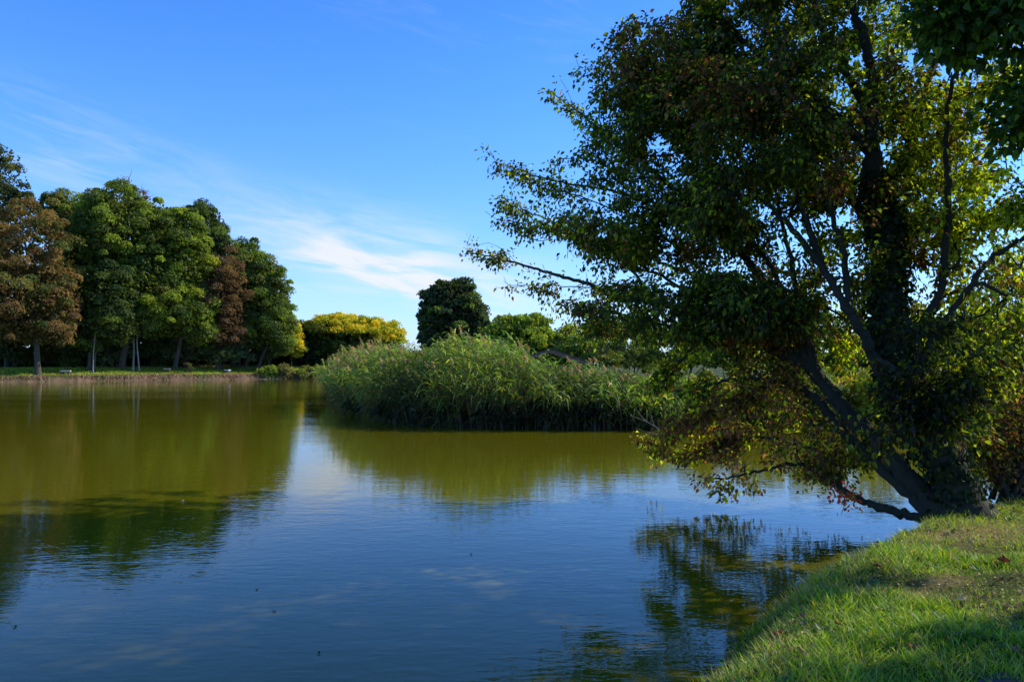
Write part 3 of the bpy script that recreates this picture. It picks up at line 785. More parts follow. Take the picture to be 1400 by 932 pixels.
tall = np.exp(-np.maximum(gsd, 0) / 0.45)
hgt = (0.035 + 0.05 * sstep(.35, .7, dens) + 0.075 * tall * (0.5 + dens)) * rs.uniform(.6, 1.5, N) * (1 - .35 * bare)
ang = rs.uniform(0, 2 * np.pi, N)
dd = np.stack([np.cos(ang), np.sin(ang), np.zeros(N)], -1)
col = pal([(0.15, 0.29, 0.010), (0.27, 0.43, 0.012), (0.42, 0.50, 0.02), (0.45, 0.36, 0.12)], [5, 4, 2, 1], N)
dryp = rs.rand(N) < bare * .45; col[dryp] = np.array([0.32, 0.25, 0.12])
col *= rs.uniform(.7, 1.25, (N, 1))
acc = Acc()
ribbons(acc, p, dd, rs.uniform(0.8, 1.3, N), hgt, 0.0035 + 0.05 * hgt * rs.uniform(.5, 1.4, N), rs.uniform(.1, .7, N), col, 2)
# broad leaved weeds
nw = 420
wx = rs.uniform(0.2, 6.5, nw * 3); wy = rs.uniform(3.8, 9.5, nw * 3); ws_ = pond_sd(wx, wy)
o_ = (ws_ > 0.02) & (path_side(wx, wy) > 0) & (noise2(wx, wy, 1.3, 61) > .5); wx, wy = wx[o_][:nw], wy[o_][:nw]
wz = terrain(wx, wy); k_ = 6; bi = np.repeat(np.arange(len(wx)), k_); N = len(bi)
ang = rs.uniform(0, 2 * np.pi, N); ax = np.stack([np.cos(ang), np.sin(ang), rs.uniform(.2, .9, N)], -1)
kites(acc, np.stack([wx[bi], wy[bi], wz[bi] + .01], -1), ax, np.tile([0, 0, 1.0], (N, 1)) + rs.normal(size=(N, 3)) * .2, rs.uniform(.05, .10, N), rs.uniform(.018, .034, N), pal([(0.09, 0.17, 0.03), (0.13, 0.2, 0.04)], [1, 1], N), .1)
tag(acc.build('lawn_grass', M_grass), 'short green grass with weeds on the near bank sloping to the water', 'grass', kind='stuff')

# leaf litter specks
acc = Acc(); n = 11000
lx = rs.uniform(0.5, 8, n); ly = rs.uniform(3.5, 10.5, n); ls = pond_sd(lx, ly)
pb = 0.12 + 0.9 * sstep(.45, .62, noise2(lx, ly, .75, 53)) + np.exp(-(((lx - 5.3) / 1.5) ** 2 + ((ly - 8.3) / 0.75) ** 2))
o_ = (ls > .1) & (rs.rand(n) < pb); lx, ly = lx[o_], ly[o_]; N = len(lx)
p = np.stack([lx, ly, terrain(lx, ly) + rs.uniform(.008, .03, N)], -1)
kites(acc, p, rdir(N) * np.array([1, 1, .3]), np.array([0, 0, 1.0]) + rs.normal(size=(N, 3)) * .4, rs.uniform(.02, .05, N), rs.uniform(.012, .03, N),
      pal([(0.44, 0.31, 0.16), (0.32, 0.19, 0.08), (0.52, 0.40, 0.22), (0.16, 0.09, 0.05)], [3, 3, 2, 1], N) * rs.uniform(.7, 1.2, (N, 1)), .3)
tag(acc.build('leaf_litter', M_dry), 'dry brown leaf litter scattered in the near grass', 'leaf litter', kind='stuff')


def curled_leaf(name, loc, L, col, rotz, tilt, label, group):
    """fallen leaf: five lobed curled blade with a stalk"""
    a = Acc(); x, y, z = loc; n_ = 10
    an = np.linspace(0, 2 * np.pi, n_, endpoint=False)
    r1 = L * (0.5 + 0.18 * np.cos(5 * an)) * (1 + .15 * rs.normal(size=n_))
    ring = np.stack([np.cos(an) * r1, np.sin(an) * r1 * .7, (np.cos(an) ** 2) * L * tilt + rs.uniform(0, .1, n_) * L], -1)
    mid = ring * np.array([.5, .5, .25])
    v = np.concatenate([[(0, 0, 0)], mid, ring]); f = []
    for i in range(0, n_, 2): f.append((0, 1 + i, 1 + (i + 1) % n_, 1 + (i + 2) % n_))
    for i in range(n_): j = (i + 1) % n_; f.append((1 + i, 1 + n_ + i, 1 + n_ + j, 1 + j))
    v = np.array(v); ca, sa = math.cos(rotz), math.sin(rotz)
    v = np.stack([v[:, 0] * ca - v[:, 1] * sa + x, v[:, 0] * sa + v[:, 1] * ca + y, v[:, 2] + z], -1)
    a.add(v, f, col)
    d = np.array([math.cos(rotz), math.sin(rotz), .25]); tube(a, [np.array([x, y, z]), np.array([x, y, z]) - d * L * .5, np.array([x, y, z]) - d * L * .9], [.003, .0025, .002], 4, np.array(col) * .6)
    o = a.build(name, M_dry); tag(o, label, 'leaf', group); return o


def gpt(px, py, dz=0.03):
    D = 6.0
    for _ in range(30):
        x = (px - CX) / F * D; z = float(terrain(np.array([x]), np.array([D]))[0]); D = (CAMH - z) * F / (py - HY)
    return ((px - CX) / F * D, D, z + dz)


for px, py, L, col, lab in [(1199, 779, .10, (0.33, 0.09, 0.03), 'bright rusty orange fallen leaf on the sunlit grass'), (1372, 772, .14, (0.16, 0.05, 0.03), 'large curled dark red fallen leaf at the right edge of the lit grass'),
                            (1262, 772, .11, (0.20, 0.08, 0.05), 'reddish brown fallen leaf in the middle of the lit grass'), (1049, 868, .09, (0.22, 0.06, 0.04), 'dark red fallen leaf nearest the water low on the bank'),
                            (1066, 872, .08, (0.30, 0.12, 0.04), 'orange brown fallen leaf just right of the dark red one'), (1318, 826, .10, (0.36, 0.30, 0.2), 'pale tan fallen leaf at the edge of the shade'), (1305, 768, .08, (0.42, 0.36, 0.25), 'pale cream fallen leaf near the bare patch')]:
    curled_leaf('fallen_leaf', gpt(px, py), L, col, rs.uniform(0, 6), .3, lab, 'fallen leaves on the near grass')
for i in range(16):
    px, py = rs.uniform(1000, 1390), rs.uniform(745, 900)
    q = gpt(px, py)
    if pond_sd(np.array([q[0]]), np.array([q[1]]))[0] < .3: continue
    curled_leaf('fallen_leaf', q, rs.uniform(.05, .08), pal([(0.2, 0.1, 0.05), (0.26, 0.16, 0.08)], [1, 1], 1)[0], rs.uniform(0, 6), .3, 'small brown fallen leaf lying in the near grass', 'small brown leaves in the near grass')
for px, py, L, lab in [(644, 758, .05, 'small dark floating leaf in the middle of the open water'), (374, 836, .05, 'dark floating leaf on the shaded water at left of centre'), (352, 806, .045, 'tiny dark floating leaf above another on the shaded water'), (436, 893, .05, 'floating leaf near the bottom of the open water'),
                       (603, 634, .10, 'reddish floating leaf where the sky reflection meets the green'), (250, 685, .10, 'pale floating leaf on the green reflection'), (20, 857, .05, 'floating leaf at the lower left of the water')]:
    D = CAMH * F / (py - HY); pale = 'pale' in lab
    curled_leaf('floating_leaf', ((px - CX) / F * D, D, 0.006), L * .6, (0.5, 0.42, 0.3) if pale else ((0.25, 0.09, 0.05) if 'reddish' in lab else (0.03, 0.02, 0.015)), rs.uniform(0, 6), .25, lab, 'leaves floating on the pond')


# ------------------------------------------------------------------ near trees
def grow_tree(root, limbs, attr, trunk_parts, leaf_n, leafL, leafW, colfun, mats, twig_r=0.0035, droop=0.5, step=0.16, spread=0.16, merge=False, leafw=None):
    """limbs: list of (polyline, r0, r1); attr: points the twigs grow to; returns nothing, builds parts"""
    nodes = []; par = []; rad = []; dirs = []; fixed = []
    for nm, (pts, r0, r1) in limbs:
        c = catmull(pts, 10)
        c[1:-1] += rs.normal(size=(len(c) - 2, 3)) * 0.012
        r = r0 + (r1 - r0) * np.linspace(0, 1, len(c)) ** 0.8
        d = nrm(np.gradient(c, axis=0))
        st = len(nodes)
        for i in range(len(c)):
            nodes.append(c[i]); par.append(st + i - 1 if i else -1); rad.append(r[i]); dirs.append(d[i]); fixed.append(True)
        trunk_parts.setdefault(nm, Acc())
        if r0 > .12: r = r.copy(); r[:6] *= np.array([1.7, 1.5, 1.35, 1.22, 1.12, 1.05])
        tube(trunk_parts[nm], c, r * (1 + .10 * rs.normal(size=len(c)) * (r > .05)), 9 if r0 > .08 else 6)
    cap = 60000
    nd = np.zeros((cap, 3)); dr = np.zeros((cap, 3)); n0 = len(nodes)
    nd[:n0] = nodes; dr[:n0] = dirs; nn = n0
    tips = np.zeros(cap); parent = np.full(cap, -1); parent[:n0] = par
    dmin = np.array([np.min(np.linalg.norm(nd[:n0] - a_, axis=1)) for a_ in attr])
    attr = attr[np.argsort(dmin)]
    paths = []
    for a_ in attr:
        v = a_ - nd[:nn]; L = np.linalg.norm(v, axis=1)
        cost = L * (1 + 0.55 * (1 - np.einsum('ij,ij->i', v, dr[:nn]) / np.maximum(L, 1e-6)))
        j = int(np.argmin(cost)); L = L[j]
        if L < 0.05: continue
        k_ = max(2, int(L / step)); s = np.linspace(0, 1, k_ + 1)[1:, None]
        ctrl = nd[j] + dr[j] * L * 0.35 + np.array([0, 0, 0.10 * L]) + rs.normal(size=3) * .08 * L
        pts = (1 - s) ** 2 * nd[j] + 2 * s * (1 - s) * ctrl + s * s * a_
        pts[:-1] += rs.normal(size=(k_ - 1, 3)) * 0.012
        idx = np.arange(nn, nn + k_)
        nd[idx] = pts
        full = np.vstack([nd[j], pts]); dr[idx] = nrm(np.diff(full, axis=0))
        parent[idx[0]] = j; parent[idx[1:]] = idx[:-1]
        nn += k_; paths.append((j, idx))
    # pipe model
    tips[[p_[1][-1] for p_ in paths]] = 1
    for i in range(nn - 1, n0 - 1, -1):
        if parent[i] >= n0: tips[parent[i]] += tips[i]
    acc = Acc()
    for j, idx in paths:
        c = np.vstack([nd[j], nd[idx]])
        r = twig_r * np.maximum(tips[idx], 1) ** 0.47
        tube(acc, c, np.concatenate([[r[0]], r]), 5 if r[0] > .012 else 4)
    if merge: trunk_parts['trunk'].add(np.concatenate(acc.v), np.concatenate(acc.f))
    else: acc.build('branches', mats[0], root, True)
    # leaves
    idx = np.concatenate([p_[1][max(0, len(p_[1]) - 5):] for p_ in paths])
    thin = np.where((np.array(rad) < .022))[0]
    idx = np.concatenate([idx, np.repeat(thin, 2)])
    lw = np.clip(leafw(nd[idx]), .02, 1) if leafw else np.ones(len(idx))
    rep = rs.choice(idx, leaf_n, p=lw / lw.sum())
    off = rdir(leaf_n) * (spread * rs.uniform(0.15, 1, leaf_n) ** .6)[:, None]; off[:, 2] *= .8; off[:, 2] -= .03
    p = nd[rep] + off
    ax = nrm(off / spread * .6 + dr[rep] * .4 + np.array([0, 0, -droop]) + rs.normal(size=(leaf_n, 3)) * .35)
    nr = nrm(np.array([0, 0, 1.0]) + rs.normal(size=(leaf_n, 3)) * .6)
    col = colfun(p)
    L = leafL * rs.uniform(.55, 1.25, leaf_n)
    acc = Acc(); leaves6(acc, p, ax, nr, L, L * leafW * rs.uniform(.8, 1.15, leaf_n), col)
    acc.build('crown', mats[1], root)
    return nd[:nn]


def P3(l): return np.array([at(*q) for q in l])


LB = [
    ('trunk', (P3([(1322, 716, 9.5), (1285, 611, 9.6), (1240, 533, 9.8), (1216, 452, 10), (1214, 343, 10.2), (1202, 279, 10.3), (1189, 202, 10.4)]), .25, .11)),
    ('trunk', (P3([(1189, 202, 10.4), (1130, 150, 10.3), (1086, 120, 10.0), (1026, 64, 9.8), (960, 10, 9.5), (900, -40, 9.3)]), .08, .02)),
    ('trunk', (P3([(1197, 230, 10.35), (1184, 150, 10.6), (1150, 86, 10.8), (1124, 39, 11), (1100, -60, 11.2), (1080, -200, 11.4)]), .10, .03)),
    ('trunk', (P3([(1192, 210, 10.4), (1194, 120, 10.4), (1180, 47, 10.2), (1167, 9, 10), (1170, -120, 9.8), (1200, -300, 9.6)]), .09, .03)),
    ('trunk', (P3([(1205, 300, 10.3), (1250, 180, 11), (1290, 40, 11.6), (1330, -120, 12), (1350, -250, 12.3)]), .08, .02)),
    ('trunk', (P3([(1214, 343, 10.2), (1150, 250, 11.5), (1080, 160, 12.6), (1010, 60, 13.6), (960, -80, 14.4)]), .09, .02)),
    ('trunk', (P3([(1214, 400, 10.1), (1260, 300, 11.6), (1300, 200, 13), (1320, 60, 14.2), (1330, -100, 15)]), .09, .02)),
    ('trunk', (P3([(1222, 490, 10), (1270, 430, 9.9), (1290, 380, 9.8), (1296, 279, 9.6), (1293, 180, 9.4), (1310, 60, 9.2)]), .07, .02)),
    ('trunk', (P3([(1240, 533, 9.8), (1275, 465, 9.8), (1306, 420, 9.7), (1355, 354, 9.5), (1400, 326, 9.3), (1450, 290, 9.2)]), .06, .02)),
    ('trunk', (P3([(1216, 525, 9.8), (1204, 509, 9.8), (1179, 456, 9.7), (1159, 423, 9.6), (1126, 370, 9.5), (1090, 320, 9.3), (1040, 270, 9.1), (980, 225, 9.0), (900, 160, 8.8), (860, 100, 8.7)]), .09, .004)),
    ('leaning_stem', (P3([(1308, 716, 9.4), (1240, 650, 9.3), (1183, 590, 9.2), (1114, 508, 9.1), (1081, 436, 9.0), (1049, 391, 8.9), (1000, 330, 8.8), (940, 275, 8.6), (870, 215, 8.5), (810, 168, 8.4), (752, 126, 8.3)]), .145, .004)),
    ('leaning_stem', (P3([(1112, 505, 9.1), (1053, 472, 8.9), (1024, 456, 8.8), (979, 447, 8.7), (937, 427, 8.6), (895, 413, 8.5), (845, 408, 8.4), (817, 394, 8.3), (760, 375, 8.2), (700, 358, 8.1), (640, 344, 8.0)]), .11, .006)),
    ('leaning_stem', (P3([(1030, 458, 8.8), (1000, 472, 8.7), (957, 469, 8.6), (930, 495, 8.5), (906, 517, 8.4), (880, 540, 8.3)]), .045, .008)),
    ('leaning_stem', (P3([(957, 469, 8.6), (880, 452, 8.4), (820, 446, 8.2), (790, 443, 8.0)]), .03, .006)),
    ('leaning_stem', (P3([(1000, 330, 8.8), (952, 300, 8.7), (909, 283, 8.5), (840, 262, 8.3), (760, 248, 8.2), (692, 227, 8.1)]), .045, .006)),
    ('leaning_stem', (P3([(895, 413, 8.5), (850, 355, 8.4), (790, 320, 8.2), (740, 296, 8.1), (682, 275, 8.0)]), .03, .005)),
    ('leaning_stem', (P3([(1049, 391, 8.9), (1000, 390, 9.5), (930, 370, 10.2), (860, 340, 10.8), (800, 330, 11.2)]), .05, .01)),
    ('low_stem', (P3([(1290, 716, 9.3), (1253, 684, 9.2), (1163, 599, 9.0), (1102, 533, 8.8), (1041, 519, 8.7), (1013, 518, 8.6), (950, 530, 8.5)]), .10, .012)),
    ('low_stem', (P3([(1102, 533, 8.8), (1049, 530, 8.9), (1001, 548, 9.0), (961, 565, 9.1), (915, 590, 9.2)]), .03, .008)),
    ('low_stem', (P3([(1296, 718, 9.4), (1253, 706, 9.3), (1196, 690, 9.2), (1155, 673, 9.1), (1110, 640, 9.0), (1081, 633, 9.0), (1025, 648, 8.9), (970, 655, 8.8)]), .075, .01)),
    ('low_stem', (P3([(1150, 672, 9.1), (1134, 627, 9.3), (1060, 600, 9.5), (987, 605, 9.6), (940, 622, 9.7), (890, 605, 9.8)]), .035, .006)),
]
SL = 0.0080


def relimb(nm, pl, r0, r1):
    D0 = pl[:, 1]; px = CX + pl[:, 0] / D0 * F; py = HY - (pl[:, 2] - CAMH) / D0 * F
    if nm == 'trunk': D = D0 + np.maximum(0, 1190 - px) * SL
    else: D = 9.45 + np.maximum(0, 1300 - px) * SL + np.maximum(0, D0 - 9.05) * 0.6 * (px < 1180)
    q = np.array([at(a, b, c) for a, b, c in zip(px, py, D)]); kk = D[-1] / D0[-1]
    return (nm, (q, r0 * 1.05, r1 * kk))


LB = [relimb(nm, *v) for nm, v in LB]
for pl, r0 in [([(1081, 436), (1062, 380), (1010, 300), (950, 200), (895, 130)], .055), ([(1053, 472), (990, 400), (915, 330), (835, 285), (722, 246)], .05),
               ([(1024, 456), (950, 405), (875, 362), (800, 325), (682, 300)], .045), ([(937, 427), (870, 395), (800, 392), (695, 390)], .03),
               ([(1114, 508), (1090, 400), (1070, 310), (1050, 230), (1000, 130)], .06), ([(1020, 456), (960, 450), (890, 440), (830, 425), (770, 412)], .035)]:
    q = P3([(a, b, 9.45 + (1300 - a) * SL + rs.uniform(-.1, .1) - .15 * i) for i, (a, b) in enumerate(pl)]); q[0] = P3([(pl[0][0], pl[0][1], 9.45 + (1300 - pl[0][0]) * SL)])[0]
    LB.append(('leaning_stem', (q, r0, .004)))
for pl, r0 in [([(1126, 370, 10.0), (1090, 270, 10.3), (1040, 180, 10.7), (1000, 90, 11), (965, 10, 11.2)], .05), ([(1159, 423, 9.9), (1150, 330, 9.9), (1112, 220, 9.9), (1080, 130, 10), (1060, 40, 10.1)], .05)]:
    LB.append(('trunk', (P3(pl), r0, .006)))
ell = []


def ellp(px, py, D, rx, ry, rz, n):
    k = D; D = D + max(0, 1200 - px) * .0086; k = D / k; rx, ry, rz = rx * k, ry * k, rz * k
    ell.append((at(px, py, D), (rx, ry, rz), n))


ellp(1130, 190, 10.5, 2.2, 2.0, 2.6, 560)
ellp(855, 95, 9.2, .65, .9, .5, 50)
ellp(815, 205, 9.0, .75, .9, .5, 60)
ellp(765, 300, 8.8, .6, .8, .33, 42)
ellp(985, 190, 9.6, 1.35, 1.8, 1.5, 330)
ellp(930, 110, 9.2, 0.75, 1.2, 0.6, 80)
ellp(920, 280, 9.2, 1.1, 1.6, 0.75, 170)
ellp(830, 320, 8.6, 0.8, 1.0, 0.42, 55)
ellp(1010, 10, 9.8, 0.85, 1.8, 0.7, 120)
ellp(1330, 300, 10.6, 1.2, 1.6, 2.2, 300)
ellp(1300, 520, 10.4, 0.9, 0.8, 1.4, 190)
ellp(1120, 430, 10.8, 1.5, 1.5, 0.9, 170)
ellp(950, 420, 8.9, 1.1, 0.9, 0.4, 130)
ellp(1030, 430, 9.6, .8, .5, .5, 70)
ellp(880, 430, 8.6, .7, .6, .25, 45)
ellp(1010, 585, 10.3, 1.05, 0.8, 0.8, 90)
ellp(1100, 590, 10.0, 0.6, 0.6, 0.55, 40)
ell.append((np.array([4.75, 8.35, 2.2]), (.72, .45, .85), 62))
ell.append((np.array([4.25, 8.3, 1.6]), (.6, .35, .5), 32))
ellp(1160, 610, 10.6, .6, .5, .55, 40)
ellp(1200, -150, 11.5, 3.6, 3.2, 2.4, 460)
ellp(1050, 60, 11.6, 2.0, 1.2, 2.2, 140)
ellp(1250, 0, 14, 2.6, 1.5, 3.0, 190)
pts = []
for c, r, n in ell:
    n = int(n * 1.35); d = rdir(n); u = rs.uniform(0, 1, n) ** 0.4
    q = c + d * np.array(r) * u[:, None]
    nz = vnoise(q * 1.3 + 9)
    pts.append(q[(nz > 0.33)])
for nm, (pl, r0, r1) in LB[10:]:
    c = catmull(pl, 6); n = int(len(c) * 0.55)
    i = rs.randint(int(len(c) * .35), len(c), n)
    pts.append(c[i] + rs.normal(size=(n, 3)) * np.array([.15, .3, .14]) + nrm(np.gradient(c, axis=0))[i] * .15)
attr = np.concatenate(pts); attr = attr[attr[:, 2] > 0.25]
# leave the sunny gap over the bank open
tp = attr - np.array([2.5, 5.5, 0.4])
along = tp @ np.array(sv); perp = np.linalg.norm(tp - along[:, None] * np.array(sv), axis=1)
attr = attr[~((attr[:, 0] > 3) & (attr[:, 1] < 7.9))]


def near_cols(p):
    N = len(p)
    base = pal([(0.05, 0.078, 0.010), (0.085, 0.125, 0.012), (0.16, 0.215, 0.015), (0.40, 0.44, 0.022)], [5, 4, 2.0, 1.3], N)  # wide spread of dark and bright leaf tones paints in speckled light
    px = CX + p[:, 0] / p[:, 1] * F
    nz = vnoise(p * 0.9 + 40)
    aut = np.clip(0.07 + 0.55 * sstep(.52, .75, nz), 0, 1)
    aut += 0.38 * sstep(1.7, -0.4, p[:, 0]) * sstep(5.0, 3.0, p[:, 2])
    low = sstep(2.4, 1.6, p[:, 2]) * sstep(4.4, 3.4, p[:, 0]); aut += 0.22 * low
    a_ = rs.rand(N) < aut
    base[a_] = pal([(0.22, 0.10, 0.035), (0.32, 0.15, 0.04), (0.15, 0.07, 0.032), (0.42, 0.34, 0.035)], [4, 2.5, 3, 1.2], a_.sum())
    yl = rs.rand(N) < (0.05 + 0.45 * low + 0.60 * sstep(4.4, 5.8, p[:, 0]) * sstep(1.5, 2.5, p[:, 2])); base[yl & ~a_] = np.array([0.42, 0.50, 0.024])  # sun glow painted in: more bright yellow-green leaves at right and low down
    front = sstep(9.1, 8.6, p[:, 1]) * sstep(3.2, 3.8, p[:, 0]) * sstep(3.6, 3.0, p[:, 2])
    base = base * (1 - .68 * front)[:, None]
    patchy = .4 + 1.2 * vnoise(p * 2.3 + 70)
    return base * (rs.uniform(.6, 1.35, N) * patchy)[:, None]


bt = thing('waterside_tree', 'big leafy many stemmed tree leaning out over the water from the near bank', 'tree', at(1310, 708, 9.45))
parts = {}
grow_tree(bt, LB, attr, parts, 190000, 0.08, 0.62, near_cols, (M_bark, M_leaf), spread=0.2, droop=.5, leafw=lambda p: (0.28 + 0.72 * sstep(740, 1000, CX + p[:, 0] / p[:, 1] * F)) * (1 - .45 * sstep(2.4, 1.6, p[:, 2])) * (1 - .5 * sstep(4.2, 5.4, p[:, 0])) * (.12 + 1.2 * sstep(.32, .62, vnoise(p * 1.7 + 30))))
for nm, a_ in parts.items(): a_.build(nm, M_bark, bt, True)

# ivy wrapped round the upright trunk
tr = catmull(LB[0][1][0], 12); acc = Acc(); n = 9000
i = rs.randint(0, int(len(tr) * .93), n); f_ = i / len(tr)
d = rdir(n) * np.array([1, 1, .3]); rr_ = (0.27 - .14 * f_) * rs.uniform(.6, 1.2, n)
p = tr[i] + nrm(d) * rr_[:, None] + rs.normal(size=(n, 3)) * .05
kites(acc, p, d * .3 + np.array([0, 0, -.8]) + rs.normal(size=(n, 3)) * .4, nrm(d) + rs.normal(size=(n, 3)) * .3, rs.uniform(.05, .1, n), rs.uniform(.05, .09, n), pal([(0.014, 0.028, 0.008), (0.022, 0.042, 0.01), (0.04, 0.065, 0.014)], [4, 3, 1], n), .15)
iv = thing('ivy', 'dark ivy wrapped thickly around the upright trunk of the waterside tree', 'ivy', at(1322, 700, 9.2))
acc.build('foliage', M_ivy, iv)
sa = Acc()
for s in range(6):
    ph = s * 1.05; c = tr[:int(len(tr) * .8)]; k_ = np.linspace(0, 1, len(c))
    off = np.stack([np.cos(ph + k_ * 4), np.sin(ph + k_ * 4), 0 * k_], -1) * (0.25 - .13 * k_)[:, None]
    tube(sa, c + off, np.linspace(.018, .008, len(c)), 5)
sa.build('stem', M_bark, iv, True)

# second tree: trunk outside the right edge, boughs hanging into the top right corner
LS = [('trunk', (np.array([(9.6, 4.4, .4), (9.5, 4.5, 2.2), (9.3, 4.8, 4.2), (9.0, 5.4, 6.2), (8.6, 6.0, 8.2)]), .28, .07)),
      ('trunk', (np.array([(9.2, 5.0, 4.8), (8.0, 5.9, 5.9), (6.6, 6.5, 6.2), (5.2, 6.9, 5.9), (4.0, 7.2, 5.3)]), .08, .01)),
      ('trunk', (np.array([(9.1, 5.2, 5.4), (7.6, 6.2, 6.9), (5.8, 6.6, 7.0), (4.3, 7.0, 6.6)]), .07, .01)),
      ('trunk', (np.array([(8.0, 5.9, 5.9), (7.0, 6.6, 5.7), (5.9, 7.2, 5.1), (4.8, 7.4, 4.4)]), .05, .008)),
      ('trunk', (np.array([(9.3, 4.8, 4.2), (9.0, 4.4, 5.4), (8.6, 4.0, 6.2)]), .08, .01)),
      ('trunk', (np.array([(8.8, 5.7, 7.2), (9.2, 7.0, 8.6), (9.0, 8.4, 9.4)]), .07, .01)),
      ('trunk', (np.array([(9.1, 5.2, 5.4), (10.4, 5.4, 6.8), (11.2, 5.6, 7.6)]), .07, .01))]
pts = []  # out-of-view crown clusters are shaped to shade the near water and lower bank
for c, r, n in [((4.55, 7.1, 5.6), (.75, .5, .55), 75), ((5.8, 6.9, 6.3), (1.0, .8, .8), 120), ((4.95, 7.2, 4.7), (.35, .4, .3), 26), ((8.2, 7.8, 8.8), (2.3, 2.0, 2.4), 330),
                ((8.6, 5.8, 5.4), (1.7, 1.0, 2.5), 200), ((8.3, 4.0, 5.0), (1.7, 1.2, 2.2), 130)]:
    d = rdir(n); pts.append(np.array(c) + d * np.array(r) * (rs.uniform(0, 1, n) ** .4)[:, None])
d = rdir(230); pts.append(np.array([8.5, 8.9, 6.6]) + d * np.array([1.8, 1.7, 1.7]) * (rs.uniform(0, 1, 230) ** .4)[:, None])
d = rdir(170); pts.append(np.array([8.0, 9.6, 8.5]) + d * np.array([1.8, 1.6, 1.4]) * (rs.uniform(0, 1, 170) ** .4)[:, None])
attr = np.concatenate(pts)
st = thing('overhanging_tree', 'tree at the right edge whose large dark leaves hang into the upper right corner', 'tree', (9.6, 4.4, float(terrain(np.array([9.6]), np.array([4.4]))[0])))
parts = {}
grow_tree(st, LS, attr, parts, 60000, 0.095, 0.75, lambda p: pal([(0.04, 0.085, 0.012), (0.08, 0.15, 0.016), (0.18, 0.29, 0.022)], [4, 3, 2], len(p)) * rs.uniform(.8, 1.2, (len(p), 1)), (M_bark, M_leaf), droop=.35, spread=.24, merge=True)
for nm, a_ in parts.items(): a_.build(nm, M_bark, st, True)


# bushes just behind and right of the tree
def near_bush(name, label, base, ells, cols, w, n, L, stems=7):
    root = thing(name, label, 'bush', base)
    acc = Acc(); sa = Acc()
    for c, r, k_ in ells:
        c = np.array(c); d = rdir(k_); q = c + d * np.array(r) * (rs.uniform(0, 1, k_) ** .4)[:, None]
        q = q[q[:, 2] > base[2] + .1]
        bi = rs.randint(0, len(q), n * k_ // sum(e[2] for e in ells)); N = len(bi)
        off = rdir(N) * (.2 * rs.uniform(0, 1, N) ** .5)[:, None]
        kites(acc, q[bi] + off, off * 3 + np.array([0, 0, -.4]) + rs.normal(size=(N, 3)) * .3, np.array([0, 0, 1.0]) + rs.normal(size=(N, 3)) * .6, L * rs.uniform(.6, 1.2, N), L * .6 * rs.uniform(.7, 1.1, N), pal(cols, w, N) * rs.uniform(.75, 1.25, (N, 1)), .15)
        for e in q[:stems * 2]:
            s = np.array(base) + rs.normal(size=3) * np.array([.15, .15, 0]); tube(sa, catmull([s, (s + e) / 2 + np.array([0, 0, .2]) + rs.normal(size=3) * .1, e], 5), np.linspace(.028, .005, 11), 5)
    acc.build('foliage', M_leaf, root); sa.build('stem', M_bark, root, True)


near_bush('yellowing_bush', 'yellow green bush in the sun at the right edge behind the ivied trunk', (8.0, 11.6, .3), [((7.9, 12, 2.2), (1.1, .9, 1.6), 60), ((8.2, 12.2, 3.3), (.9, .7, .9), 40)],
          [(0.20, 0.24, 0.02), (0.12, 0.17, 0.02), (0.3, 0.27, 0.03), (0.26, 0.12, 0.04)], [4, 4, 2, 1.5], 9000, .085)
near_bush('rusty_bush', 'rusty brown leaved bush low at the right edge beside the ivied trunk', (6.9, 10.4, .3), [((6.9, 10.6, 1.15), (.75, .5, .75), 50), ((7.6, 10.8, 1.3), (.6, .5, .8), 40)],
          [(0.20, 0.09, 0.035), (0.12, 0.06, 0.03), (0.07, 0.10, 0.018), (0.22, 0.2, 0.03)], [4, 3, 4, 1], 6500, .075)
for px, D, rx, rz, py, c_, lab in [(905, 26.3, 30, 30, 560, 0, 'rusty orange bush on the far shore at the right end of the reeds'), (965, 26.2, 38, 44, 545, 1, 'yellow green bush on the far shore seen through the hanging boughs'),
                              (1035, 26.6, 40, 50, 540, 0, 'orange and yellow bush on the far shore behind the low boughs'), (1110, 27.5, 42, 52, 540, 1, 'yellow bush on the far shore between the forked stems'),
                              (1190, 27.5, 40, 46, 545, 2, 'green yellow bush on the far shore beside the thick leaning stem'), (1290, 27.5, 50, 46, 540, 2, 'green yellow bush on the far shore behind the ivied trunk'), (1385, 27.5, 44, 40, 545, 1, 'yellow green bush on the far shore low at the right edge')]:
    cc = [[(0.34, 0.16, 0.05), (0.40, 0.32, 0.04), (0.2, 0.11, 0.05), GB], [(0.38, 0.38, 0.03), (0.26, 0.32, 0.03), (0.42, 0.3, 0.04), GM], [GB, GY, GM, (0.4, 0.35, 0.04)]][c_]
    shrub('autumn_bush', lab, 'bush', D, px, [(px, py, rx, rz), (px + rx * .4, py + 20, rx * .8, rz * .6)], cc, [3, 2, 2, 2], nb=46, rb=0.36, per=110, size=0.13, depth=0.8, z0=0.1, group='autumn bushes on the far shore')
